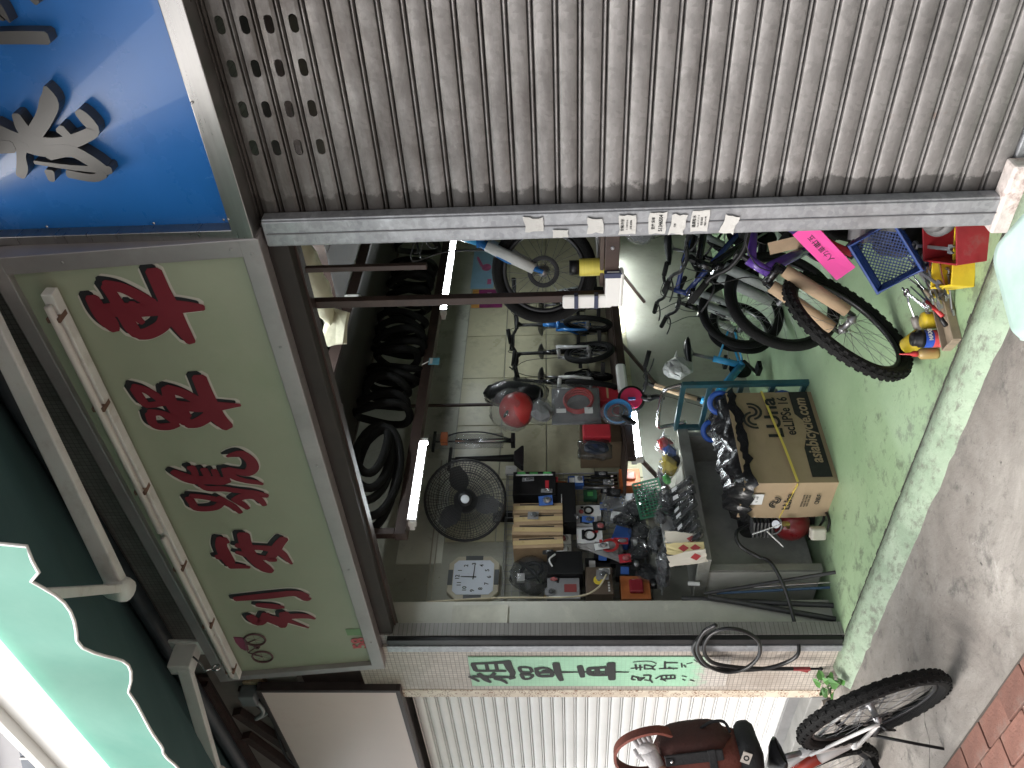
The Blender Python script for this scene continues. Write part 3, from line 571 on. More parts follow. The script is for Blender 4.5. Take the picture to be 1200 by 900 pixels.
# ---------------------------------------------------------------- upper storey set back behind the row, and a tower far off
white_wall = M("white_render", (.80, .79, .76), .8, var=.05, scale=1, bump=.05)
us = thing("upper_storey", "white rendered upper storey set back above the shops", "building", (-13, 4.6, 4.4))
MB().box((0, 2.0, 2.0), (34, 4.0, 4.0)).build("wall", white_wall, us)
MB().box((0, -.06, 3.93), (34.2, .14, .12)).build("coping", white_wall, us)
tw = thing("apartment_tower", "grey apartment tower with rows of windows far behind white wall", "building", (-33, 16, 0), .5)
MB().box((0, 0, 16), (16, 12, 32)).build("wall", M("tower_render", (.50, .49, .50), .8, var=.12, scale=.4), tw)
wg = M("tower_glass", (.10, .12, .15), .15, var=.3, scale=1, bump=0); wf = M("tower_white", (.66, .64, .62), .6)
w0 = f0 = None
for r in range(4, 10):
    for c in range(5):
        if w0 is None:
            w0 = MB().box((0, 0, 0), (1.5, .12, 1.5)).build("window", wg, tw); f0 = MB().box((0, -.02, -.85), (1.8, .5, .14)).box((0, -.03, 0), (.08, .14, 1.5)).build("sill", wf, w0); o = w0
        else: o = copy_tree(w0, tw)
        o.location = (-6+c*3, -6.05, 2+r*2.9)
# ---------------------------------------------------------------- retractable awning
aw = thing("shop_awning", "retractable green awning with scalloped valance over the shop sign", "awning", (-3.2, 2.42, 3.80))
def _awn(n, l, p):
    c = ramp(n, l, noise(n, l, 3, 8, .6), [(.3, (.20, .52, .42)), (.7, (.30, .62, .51))]); l.new(c, p.inputs['Base Color']); p.inputs['Roughness'].default_value = .7
    t = n.new("ShaderNodeBsdfTranslucent"); l.new(c, t.inputs[0]); m = n.new("ShaderNodeMixShader"); m.inputs[0].default_value = .55
    l.new(p.outputs[0], m.inputs[1]); l.new(t.outputs[0], m.inputs[2]); l.new(m.outputs[0], n["Material Output"].inputs[0])
awn = node_mat("awning_canvas", _awn)
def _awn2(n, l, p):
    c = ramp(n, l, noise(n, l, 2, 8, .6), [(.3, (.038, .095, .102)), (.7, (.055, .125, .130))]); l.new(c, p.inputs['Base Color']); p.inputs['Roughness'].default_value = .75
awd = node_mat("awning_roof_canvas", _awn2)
R_ = (0, 0, 0); x0, x1 = -4.2, 1.72          # local, world -7.4 .. -1.48
nx, ny = 44, 10; m = MB(); vs = []
for i in range(nx+1):
    for j in range(ny+1):
        t = j/ny; x = x0+(x1-x0)*i/nx
        vs.append((x, .34-1.56*t, .38-1.05*t-.05*sin(pi*t)+.006*sin(x*9+j)))
m.add(vs, [(i*(ny+1)+j, (i+1)*(ny+1)+j, (i+1)*(ny+1)+j+1, i*(ny+1)+j+1) for i in range(nx) for j in range(ny)])
m.build("canvas", awd, aw, smooth=True)
MB().cyl((x0, .22, .21), (x1, .22, .21), .05, n=16).build("roller", M("dark_roller", (.045, .055, .065), .5, var=.3), aw, smooth=True)
MB().bar((x0, -1.22, -.69), (x1, -1.22, -.69), .05, .06).build("front_bar", white_m, aw, bevel=.006)
# valance, scalloped along its lower edge
m = MB(); vs = []; nx = 150; nz = 6; lo = []
for i in range(nx+1):
    x = x1-(x1-x0)*i/nx; s = (x1-x)
    ph = (s-.08)/.335; bot = -.245-.040*abs(sin(ph*pi))**.8 if s > .02 else -.29
    if s < .1: bot = -.30+.0*s
    f = .018*sin(s*7.3)+.012*sin(s*15+1)
    for j in range(nz+1):
        t = j/nz; vs.append((x, -1.25-f*t*1.6-.02*t, -.70+.02+(bot-.0)*t))
    lo.append(Vector((x, -1.25-f*1.6-.02, -.68+bot)))
m.add(vs, [(i*(nz+1)+j, (i+1)*(nz+1)+j, (i+1)*(nz+1)+j+1, i*(nz+1)+j+1) for i in range(nx) for j in range(nz)])
m.build("valance", awn, aw, smooth=True)
MB().tube([Vector((x1, -1.25, -.68))]+lo, .0045, 5).build("white_binding", white_m, aw, smooth=True)
# folding arms
L0 = Vector((-3.2, 2.42, 3.80))
def arm(sh_, el, fr):
    sh_, el, fr = [Vector(p)-L0 for p in (sh_, el, fr)]
    a = MB().bar(sh_, el, .045, .075).build("arm", white_m, aw, bevel=.006)
    MB().lathe([(.045, -.045), (.05, -.03), (.05, .03), (.045, .045)], el, (0, .3, 1), 14).build("elbow_joint", white_m, a, smooth=True)
    MB().bar(el, fr, .035, .045).build("forearm", white_m, aw, bevel=.005)
    MB().box(sh_+Vector((0, .06, .02)), (.09, .16, .13)).box(sh_+Vector((0, .13, .02)), (.14, .02, .2)).build("bracket", white_m, aw, bevel=.006)
arm((-1.60, 2.44, 3.72), (-2.76, 1.90, 3.387), (-1.85, 1.25, 3.08))
arm((-4.20, 2.36, 3.73), (-5.05, 2.14, 3.74), (-5.2, 1.25, 3.08))
m = MB().tube([(-.95, -.02, -.12), (-.99, -.05, -.17), (-.985, -.09, -.2), (-1.0, -.06, -.23)], .006, 6).torus((-1.0, -.06, -.25), (1, .4, 0), .022, .006, 14, 6)
m.build("crank_eye", chrome, aw, smooth=True)
# unseen slab above the frame, added to shade the shutter and blue sign
cn = thing("shade_canopy", "unseen concrete canopy slab added to shade the blue sign", "canopy", (.6, 2.74, 3.76))
MB().box((0, -1.1, .08), (4.0, 2.2, .16)).build("slab", MATS["worn_concrete"], cn)

# ---------------------------------------------------------------- shop next door on the left
ls = thing("white_roller_shutter", "closed white roller shutter beside the tiled pilaster", "shutter", (-9.0, 2.74, 0))
sw = MATS["white_shutter_paint"]; p0_ = None
for i in range(32):
    if p0_ is None: p0_ = soften(slat_mesh(4.0).build("slat", sw, ls), 35); o = p0_
    else: o = p0_.copy(); COL.objects.link(o)
    o.location = (random.uniform(-.003, .003), random.uniform(-.001, .001), .13+i*.078)
MB().box((2.0, -.01, .09), (4.0, .04, .09)).build("bottom_rail", M("grey_rail", (.25, .25, .25), .5, .4), ls)
MB().box((4.0, -.015, 1.36), (.07, .07, 2.6)).build("guide", M("cream_guide", (.60, .54, .45), .5, var=.15, dirt=(.3, .2, .13), dirt_amt=.3), ls)
st = thing("stone_sill", "grey stone sill under the white roller shutter", "sill", (-7.0, 2.66, -.06))
MB().box((0, .05, .075), (4.06, .24, .10)).build("sill", M("grey_stone", (.22, .22, .21), .6, var=.25, dirt=(.1, .1, .09)), st, bevel=.006)
lb = thing("light_box", "blank pinkish white light box in a dark frame beside the pilaster", "light box", (-4.845, 2.565, 2.625))
pk = M("light_box_face", (.78, .64, .60), .4, var=.05, scale=1, bump=.01, dirt=(.55, .38, .35), dirt_amt=.25, dscale=1.0)
MB().box((-1.5, .02, .455), (2.98, .05, .87)).build("face", pk, lb)
df = M("dark_frame", (.06, .045, .045), .5, .3, var=.3)
for c, d in (((-1.5, .02, .012), (3.04, .062, .03)), ((-1.5, .02, .900), (3.04, .062, .03)), ((.005, .02, .456), (.03, .060, .858))):
    MB().box(c, d).build("frame", df, lb, bevel=.003)
jb = thing("junction_box", "small grey electrical box on wooden block above the light box", "electrical box", (-4.93, 2.62, 3.56))
MB().box((0, .06, .03), (.17, .12, .12)).build("wood_block", M("pale_wood", (.48, .36, .24), .7, var=.25, scale=10, stretch=(1, 1, 6)), jb, bevel=.004)
MB().box((.0, -.045, .05), (.12, .09, .10)).build("box", M("grey_box", (.17, .18, .19), .5, var=.2), jb, bevel=.008)
MB().tube(smoothline([(-.06, -.05, .03), (-.12, -.06, .0), (-.2, -.06, .01), (-.34, -.03, .10), (-.42, .04, .08), (-.44, .11, .0)], 5), .014, 8).build("conduit", M("grey_conduit", (.33, .33, .33), .5, var=.15), jb, smooth=True)
MB().tube(smoothline([(-.04, -.05, .0), (-.1, -.055, -.045), (-.4, -.055, -.02), (-.9, -.03, .03), (-1.3, .06, .05)], 5), .008, 6).build("cable", black_m, jb, smooth=True)
rw = M("rusty_beam", (.055, .030, .027), .8, var=.4, scale=8, bump=.4)
wv = thing("wall_vent_recess", "dark rusty timber frame in the stained wall above light box", "vent", (-5.6, 2.73, 3.62))
MB().box((-.1, -.008, .14), (1.5, .02, .52)).build("backing", M("recess_dark", (.05, .03, .028), .9, var=.4, scale=5), wv)
for a, b in (((-.8, -.03, .34), (.6, -.03, .36)), ((-.3, -.05, -.02), (.25, -.05, .22)), ((-.75, -.05, .0), (-.1, -.05, .25)), ((.1, -.03, -.05), (.55, -.03, .1))):
    MB().bar(a, b, .05, .07).build("timber", rw, wv)
# cream stained band of wall behind the light box
struct(MB().box((-8.45, 2.72, 3.30), (7.6, .02, 1.24)).build("wall_band", MATS["grubby_wall"]))
# ---------------------------------------------------------------- steelwork inside
def post(label, x, y, z0, z1, w=.035):
    o = MB().box((0, 0, (z1-z0)/2), (w, w, z1-z0)).build("steel_hanger", brown, None, bevel=.003); o.location = (x, y, z0)
    return tag(o, label, "hanger")
hz_beam = thing("loft_beam", "brown steel beam running into the shop with tyres above it", "beam", (-3.80, 2.95, 2.52))
MB().box((0, 2.75, 0), (.06, 5.5, .075)).build("beam", brown, hz_beam, bevel=.004)
MB().box((.045, 2.75, -.034), (.05, 5.5, .006)).build("flange", brown, hz_beam)
post("short brown steel hanger at the front end of the loft beam", -3.80, 2.98, 2.56, 3.3, .045)
post("thin brown steel hanger rising from the header beside the white bag", -1.785, 2.70, 2.10, 2.58, .022)
lp = thing("loft_platform", "dark loft platform hung below the ceiling with brown edge boards", "platform", (-3.54, 3.0, 2.95))
MB().box((0, 2.8, .02), (.60, 5.6, .04)).build("deck", dark_board, lp)
MB().box((.315, 2.8, .03), (.03, 5.6, .07)).build("edge_board", brown, lp); MB().box((-.315, 2.8, .03), (.03, 5.6, .07)).build("edge_board", brown, lp)
lp2 = thing("loft_shelf_board", "brown boarded loft shelf joining the dark platform", "shelf", (-3.10, 4.08, 2.955))
wood_b = M("brown_board", (.085, .058, .046), .6, var=.3, scale=5, stretch=(1, 6, 1))
for k in range(5): MB().box((.25+k*.42, 1.4, .012), (.412, 2.8, .024)).build("board", wood_b, lp2, bevel=.002)
MB().box((1.05, -.02, .015), (2.2, .03, .09)).build("front_edge", brown, lp2)
rod = MB().bar((0, 0, 0), (0, .5, .42), .016).build("loft_brace", brown, None); rod.location = (-2.9, 3.1, 2.72); tag(rod, "thin diagonal steel brace behind the header", "brace")
# rack on the right carrying the blue bicycle
rk = thing("display_rack", "brown steel rack hung in the doorway, boarded for bicycles", "rack", (-1.985, 2.75, 1.38))
MB().box((.75, 0, 0), (1.5, .045, .055)).build("front_rail", brown, rk, bevel=.003); MB().box((0, 1.1, 0), (.045, 2.15, .05)).build("side_rail", brown, rk, bevel=.003)
MB().box((0, 0, .63), (.034, .034, 1.22)).build("post", brown, rk, bevel=.003); MB().box((0, 2.2, .98), (.034, .034, 1.92)).build("post", brown, rk, bevel=.003)
for k in range(6): MB().box((.76, .20+k*.36, .036), (1.46, .35, .016)).build("board", wood_b, rk, bevel=.002)
for x in (.10, .24, .5): MB().lathe([(.008, 0), (.008, .003), (.004, .006)], (x, -.0225, .0), (0, -1, 0), 8).build("bolt", greym, rk)
foam = M("white_foam", (.80, .79, .76), .6, var=.05, scale=8, bump=.05); tape = M("navy_tape", (.03, .04, .09), .4, var=.2)
fg = thing("foam_corner_guard", "white foam corner guard taped to the rack corner with navy tape", "foam guard", (-1.985, 2.75, 1.38))
MB().box((.0, -.03, .095), (.055, .02, .20)).box((-.028, -.008, .095), (.02, .055, .20)).box((.055, -.032, -.005), (.165, .018, .062)).box((.055, -.02, -.038), (.165, .05, .018)).build("foam", foam, fg, bevel=.012)
for c, d in (((0, -.031, .06), (.062, .026, .016)), ((0, -.031, .14), (.062, .026, .016)), ((.125, -.032, -.005), (.022, .023, .07))): MB().box(c, d).build("tape", tape, fg)
# wall shelf
ws = thing("wall_shelf", "long brown steel shelf on the left wall carrying small bicycles", "shelf", (-4.5, 3.95, 1.11))
MB().box((.25, 1.9, -.01), (.035, 3.8, .06)).build("front_rail", brown, ws, bevel=.003)
for k in range(8): MB().box((0, .24+k*.475, .022), (.47, .468, .016)).build("board", wood_b, ws, bevel=.002)
for y in (.1, 1.3, 2.5, 3.7): MB().bar((-.24, y, -.35), (.22, y, -.035), .025).build("bracket", brown, ws)
fm = MB().box((0, 0, 0), (.05, .32, .075)).build("foam_pad", foam, None, bevel=.02); fm.location = (-4.20, 4.74, 1.115); tag(fm, "short white foam pad stuck on the wall shelf edge", "foam pad")
# ---------------------------------------------------------------- fluorescent lamps (lit)
glow = M("lit_tube", (.9, .93, .95), .4, var=0, bump=0, emit=(.90, .97, 1.0), es=36)
def lamp(label, a, b, side):
    a = Vector(a); b = Vector(b); o = thing("fluorescent_lamp", label, "lamp", a); d = b-a
    MB().bar(Vector(side), d+Vector(side), .05, .04).build("batten", white_m, o, bevel=.004)
    MB().cyl((0, 0, 0), d, .016, n=12).build("tube", glow, o, smooth=True)
    for t in (-.004, 1.004): MB().box(d*t, (.04, .025, .05)).build("end_cap", white_m, o)
lamp("lit fluorescent tube on the loft beam above the black fan", (-3.765, 3.03, 2.46), (-3.765, 3.68, 2.46), (-.05, 0, .012))
lamp("lit fluorescent tube on the loft beam beside the cartoon poster", (-3.765, 5.06, 2.46), (-3.765, 6.40, 2.46), (-.05, 0, .012))
lamp("lit fluorescent tube under the wall shelf beside the goods grid", (-4.28, 3.98, 1.04), (-4.28, 4.58, 1.04), (-.03, 0, .035))
lamp("lit fluorescent tube under the wall shelf behind the doorway rack", (-4.62, 6.0, 1.05), (-4.62, 7.2, 1.05), (0, 0, .04))
lamp("unseen fluorescent tube added on the ceiling to light the loft", (-2.7, 3.15, 3.22), (-2.7, 4.1, 3.22), (0, 0, .05))  # hidden behind the header, added to brighten the loft
# ---------------------------------------------------------------- workbench
bn = thing("workbench", "grey steel workbench along the left wall heaped with parts", "workbench", (-4.12, 3.03, 0))
steel_b = M("bench_steel", (.34, .34, .31), .5, .4, var=.2, scale=4, dirt=(.17, .15, .12), dirt_amt=.35); pale = M("bench_panel", (.55, .54, .50), .5, var=.1, scale=3, dirt=(.33, .31, .27), dirt_amt=.3)
MB().box((-.30, .52, .735), (.60, 1.08, .03)).build("top", steel_b, bn)
MB().box((.004, .52, .745), (.018, 1.10, .075)).build("lip", steel_b, bn, bevel=.003); MB().box((-.30, -.012, .745), (.615, .018, .075)).build("lip", steel_b, bn, bevel=.003)
MB().box((-.42, .02, .37), (.50, .022, .70)).build("end_panel", pale, bn, bevel=.003)
MB().box((-.155, .03, .37), (.022, .045, .70)).build("leg", steel_b, bn); MB().box((-.02, 1.03, .36), (.04, .04, .72)).build("leg", steel_b, bn)
MB().box((-.30, .55, .36), (.02, 1.0, .68)).build("back_panel", M("dim_panel", (.42, .42, .39), .6, .2, var=.3, scale=3, dirt=(.09, .08, .07)), bn)
MB().box((-.32, 1.05, .36), (.52, .018, .68)).build("end_panel", steel_b, bn)
# wire goods grid on the wall
gr = thing("wire_grid", "grey wire display grid on the left wall behind hanging goods", "grid", (-4.715, 3.10, 1.0))
m = MB()
for k in range(23): m.cyl((0, k*.052, 0), (0, k*.052, 1.0), .0025, n=5)
for k in range(20): m.cyl((.004, 0, k*.052), (.004, 1.15, k*.052), .0025, n=5)
m.build("wires", wire_m, gr)["kind"] = "stuff"
MB().tube([(0, 0, 0), (0, 1.15, 0), (0, 1.15, 1.0), (0, 0, 1.0)], .005, 6, closed=True).build("border", wire_m, gr)
# wall fan
fc = Vector((-4.42, 3.75, 2.26)); ax = Vector((.78, -.60, -.10)).normalized()
fn = thing("wall_fan", "large black wall fan with round wire cage beside the clock", "fan", fc)
X_, Y_, Z_ = frame_of(ax); TF = Matrix((X_, Y_, Z_)).transposed().to_4x4()
m = MB().at(TF)
for r, h in ((.28, .0), (.277, .012), (.270, .030), (.262, .045), (.250, .056), (.235, .066), (.218, .074), (.2, .08), (.183, .084), (.165, .088), (.148, .091), (.13, .093), (.113, .095), (.095, .096), (.26, -.05), (.2, -.085), (.14, -.095)): m.torus((0, 0, h), (0, 0, 1), r, .0022 if r < .275 else .009, 40, 5)
for k in range(72):
    a = 2*pi*k/72; e = lambda r, h: (r*cos(a+h*1.2), r*sin(a+h*1.2), h)
    m.tube([e(.05, .098), e(.14, .094), e(.22, .075), e(.262, .045), e(.28, 0)], .0019, 4, cap=False)
    if k % 2: m.tube([e(.28, 0), e(.26, -.05), e(.2, -.085), e(.08, -.1)], .0014, 4, cap=False)
m.build("cage", M("fan_black", (.014, .014, .015), .4, var=.3, bump=0), fn)
MB().at(TF).lathe([(.056, .088), (.056, .10), (.048, .108), (.0, .109)], n=20).build("badge_ring", blackp, fn, smooth=True)
MB().at(TF).lathe([(.03, .1095), (.028, .113), (.0, .1135)], n=20).build("badge", M("fan_badge", (.42, .45, .48), .3, .6, bump=0), fn)
for k in range(3):
    m = MB().at(TF@Matrix.Rotation(2*pi*k/3+.3, 4, 'Z')); vs = []
    for i in range(7):
        for j in range(5):
            r = .05+.19*i/6; w = (.25+.55*sin(pi*min(1, (i+1)/6.5)))*(j/4-.5)*1.25; vs.append((r*cos(w), r*sin(w), .02+w*.05))
    m.add(vs, [(i*5+j, (i+1)*5+j, (i+1)*5+j+1, i*5+j+1) for i in range(6) for j in range(4)]).build("blade", M("fan_blade", (.012, .012, .013), .5, bump=0), fn, smooth=True)
MB().at(TF).lathe([(.03, .06), (.045, .03), (.07, -.05), (.085, -.09), (.085, -.17), (.06, -.21), (0, -.215)], n=18).build("motor", blackp, fn, smooth=True)
MB().tube([ax*-.15, ax*-.16+Vector((0, .04, -.16)), Vector((-.2, .10, -.25)), Vector((-.315, .10, -.25))], .018, 8).box((-.31, .10, -.25), (.03, .09, .16)).build("wall_bracket", blackp, fn)
# wall clock
ck = thing("wall_clock", "octagonal wall clock with white face on the left wall", "clock", (-4.75, 3.315, 2.20))
TC = Matrix(((0, 0, 1, 0), (1, 0, 0, 0), (0, 1, 0, 0), (0, 0, 0, 1)))      # x -> +Y, y -> up, z -> +X
def octa(h, c): return [(h, -h+c), (h, h-c), (h-c, h), (-h+c, h), (-h, h-c), (-h, -h+c), (-h+c, -h), (h-c, -h)]
MB().prism(octa(.175, .06), 0, .035, TC).build("case", M("clock_beige", (.46, .42, .33), .4, var=.08, bump=.02), ck, bevel=.006)
for c, d in (((0, .158), (.12, .032)), ((0, -.158), (.12, .032)), ((.158, 0), (.032, .12)), ((-.158, 0), (.032, .12))):
    MB().prism([(c[0]-d[0]/2, c[1]-d[1]/2), (c[0]+d[0]/2, c[1]-d[1]/2), (c[0]+d[0]/2, c[1]+d[1]/2), (c[0]-d[0]/2, c[1]+d[1]/2)], .0352, .040, TC).build("trim_block", M("clock_grey", (.09, .095, .10), .4, bump=.02), ck)
MB().prism(octa(.138, .03), .0352, .0385, TC).build("face", M("clock_face", (.62, .66, .74), .3, var=.03, bump=0), ck)
rc = (pi/2, 0, pi/2)
for h in range(1, 13):
    a = pi/2-h*pi/6; text(str(h), .04, ink, ck, (.0395, .108*cos(a), .108*sin(a)), rc, "numeral", .0003, .0008)
for a, L, w in ((pi/2-.05, .085, .010), (pi/2-pi*.52, .10, .007), (pi*.48, .11, .003)):
    MB().prism([(-w/2, -.02), (w/2, -.02), (w/3, L), (-w/3, L)], .041, .0415, TC@Matrix.Rotation(a-pi/2, 4, 'Z')).build("hand", ink, ck)
# conduit elbow and wires in the upper corner, pipe along the top of the column
cd = thing("corner_conduit", "grey bent conduit pipe above the clock by the column", "pipe", (-4.70, 3.0, 2.65))
MB().tube(smoothline([(0, -.02, -.2), (.0, -.02, .0), (.02, .0, .12), (.12, .05, .2), (.28, .06, .26), (.42, .1, .30)], 5), .02, 8).build("pipe", M("conduit_grey", (.16, .16, .155), .4, .3, var=.2), cd, smooth=True)
MB().box((0, -.03, -.22), (.05, .05, .08)).build("clamp", dark_board, cd)
wp = MB().tube([(0, 0, 0), (0, .2, .01), (0, 1.4, .02)], .006, 6).tube([(0, 0, -.03), (0, .3, -.02), (0, 1.4, -.02)], .004, 6).build("wall_cable", M("grubby_cable", (.36, .34, .27), .5), None); wp.location = (-4.735, 3.02, 2.50); tag(wp, "pair of grubby cables along the wall above the clock", "cable")
# posters on the tiles
ps = thing("cartoon_poster", "small light blue poster with pink shapes on the tiled wall", "poster", (-4.734, 7.07, 2.335))
MB().prism([(-.34, -.115), (.34, -.115), (.34, .115), (-.34, .115)], 0, .002, TC).build("sheet", M("poster_blue", (.33, .56, .74), .5, var=.12, scale=6, bump=0), ps)
pk2 = M("poster_pink", (.66, .16, .36), .5, var=.2, scale=20, bump=0)
MB().prism([(.05*cos(a*pi/6)*1.3+.03, .05*sin(a*pi/6)-.03) for a in range(12)], .0025, .003, TC).build("print_shape", pk2, ps)
MB().prism([(.05, .0), (.22, .06), (.24, .075), (.2, .08), (.04, .03)], .0025, .003, TC).build("print_shape", pk2, ps)
MB().prism([(-.27, -.09), (-.18, -.09), (-.18, -.05), (-.27, -.05)], .0025, .003, TC).build("print_shape", pk2, ps)
ps2 = thing("maroon_poster", "small maroon and orange leaflet on the tiled wall", "poster", (-4.734, 6.56, 2.27))
MB().prism([(-.15, -.15), (.15, -.15), (.15, .15), (-.15, .15)], 0, .002, TC).build("sheet", M("poster_maroon", (.24, .03, .14), .5, var=.3, scale=14, bump=0), ps2)
MB().prism([(-.15, .07), (.15, .09), (.15, .15), (-.15, .15)], .0025, .003, TC).build("print_shape", M("poster_orange", (.75, .38, .09), .5, var=.3, scale=22, bump=0), ps2)
text("特價優惠", .05, M("poster_white", (.75, .7, .7), .5, bump=0), ps2, (.003, 0, -.02), rc, "lettering", .0003)
so = thing("wall_socket", "small white wall socket between the fan and goods grid", "socket", (-4.748, 4.30, 1.97))
MB().box((.015, 0, 0), (.03, .09, .09)).build("plate", white_m, so, bevel=.006); MB().box((.033, .015, .01), (.008, .014, .022)).build("switch", white_m, so)
# ---------------------------------------------------------------- things up in the loft
bagm = M("cream_cloth", (.60, .57, .42), .75, var=.12, scale=5, bump=.5, bscale=25)
bg = thing("cloth_bundle", "long cream cloth bundle hanging from the loft behind the header", "bundle", (-2.47, 3.62, 2.90))
m = MB(); pts = [(.36, .02, .06), (.27, .0, .04), (.18, .0, .02), (.08, .0, .01), (-.04, .0, -.01), (-.16, .0, -.03), (-.27, -.0, -.05)]
m.tube(smoothline([(*p, r) for p, r in zip(pts, (.03, .06, .075, .08, .075, .065, .02))], 3) and [p[:3] for p in smoothline([(*p, r) for p, r in zip(pts, (.03, .06, .075, .08, .075, .065, .02))], 3)], [p[3] for p in smoothline([(*p, r) for p, r in zip(pts, (.03, .06, .075, .08, .075, .065, .02))], 3)], 10)
m.build("bundle", bagm, bg, smooth=True, crumple=.010)
MB().prism([(-.09, -.07), (.08, -.09), (.12, .03), (-.02, .08), (-.1, .04)], -.012, .012, Matrix.Translation((-.30, -.02, -.07))@Matrix.Rotation(.8, 4, 'Z')@Matrix.Rotation(1.2, 4, 'X')).build("loose_end", bagm, bg, crumple=.006, sub=1)
hk = thing("white_strap_loop", "white plastic strap loop hooked on the loft edge board", "strap", (-3.19, 4.3, 2.98))
MB().tube(smoothline([(0, -.1, .1), (.02, 0, .13), (.03, .12, .08), (.02, .16, -.06), (.02, .13, -.08)], 4), .014, 6).build("strap", foam, hk, smooth=True)
# ---------------------------------------------------------------- bicycles
tyre_m = M("tyre_rubber", (.007, .007, .007), .75, var=.35, scale=30, bump=.5, spec=.2); rim_b = M("black_rim", (.022, .022, .024), .35, .4, bump=0); rim_s = M("silver_rim", (.5, .5, .51), .3, .9, bump=0)
kraft = M("kraft_paper", (.42, .30, .19), .75, var=.15, scale=8, bump=.2); wrapw = M("foam_wrap", (.62, .64, .62), .5, var=.1, scale=12, bump=.3); wrapg = M("grey_wrap", (.24, .26, .25), .5, var=.15, scale=12, bump=.3)
grip_m = M("grip_rubber", (.008, .008, .008), .8, bump=.3, spec=.2); cable_m = M("cable_black", (.012, .012, .012), .4, bump=0)
def paint(name, c): return M(name, c, .25, var=.08, scale=4, bump=0, coat=.4)
def wheel(root, c, R, w, rimm, T=Matrix(), knob=0, ns=28, disc=False, name="wheel"):
    c = Vector(c); n = 96 if knob else 48
    ty = MB().at(T).torus(c, (0, 1, 0), R-w, w, n, 10, 1.0, knob).build(name, tyre_m, root, smooth=not knob)
    if knob:
        m = MB().at(T)
        for k in range(46):
            a = 2*pi*k/46
            for s in (-1, 0, 1):
                aa = a+(.03 if s else 0); e = Vector((cos(aa), 0, sin(aa))); p = c+e*(R-w*.06-(.35*w if s else 0))+Vector((0, s*w*.72, 0))
                m.box(p, (.011, .013, .022), Matrix((e, Vector((0, 1, 0)), e.cross(Vector((0, 1, 0))))).transposed().to_4x4())
        m.build("tread", tyre_m, ty)
    MB().at(T).torus(c, (0, 1, 0), R-2*w-.006, .011, 48, 6, .9).build("rim", rimm, ty, smooth=True)
    m = MB().at(T)
    for k in range(ns):
        a = 2*pi*k/ns; s = 1 if k % 2 else -1; b = a+(.9 if k % 4 < 2 else -.9)
        m.tube([c+Vector((.02*cos(b), s*.026, .02*sin(b))), c+Vector(((R-2*w-.008)*cos(a), 0, (R-2*w-.008)*sin(a)))], .0011, 4, cap=False)
    m.build("spokes", M("spoke_steel", (.20, .20, .21), .35, .7, bump=0), ty)
    MB().at(T).lathe([(.008, -.055), (.024, -.03), (.024, -.025), (.015, -.02), (.015, .02), (.024, .025), (.024, .03), (.008, .055)], c, (0, 1, 0), 12).build("hub", greym, ty, smooth=True)
    if disc:
        m = MB().at(T).torus(c+Vector((0, .036, 0)), (0, 1, 0), .058, .010, 28, 4, .1)
        for k in range(6): m.bar(c+Vector((.015*cos(k), .036, .015*sin(k))), c+Vector((.068*cos(k*pi/3+.5), .036, .068*sin(k*pi/3+.5))), .007, .002)
        m.build("brake_disc", blackp, ty)
    return ty
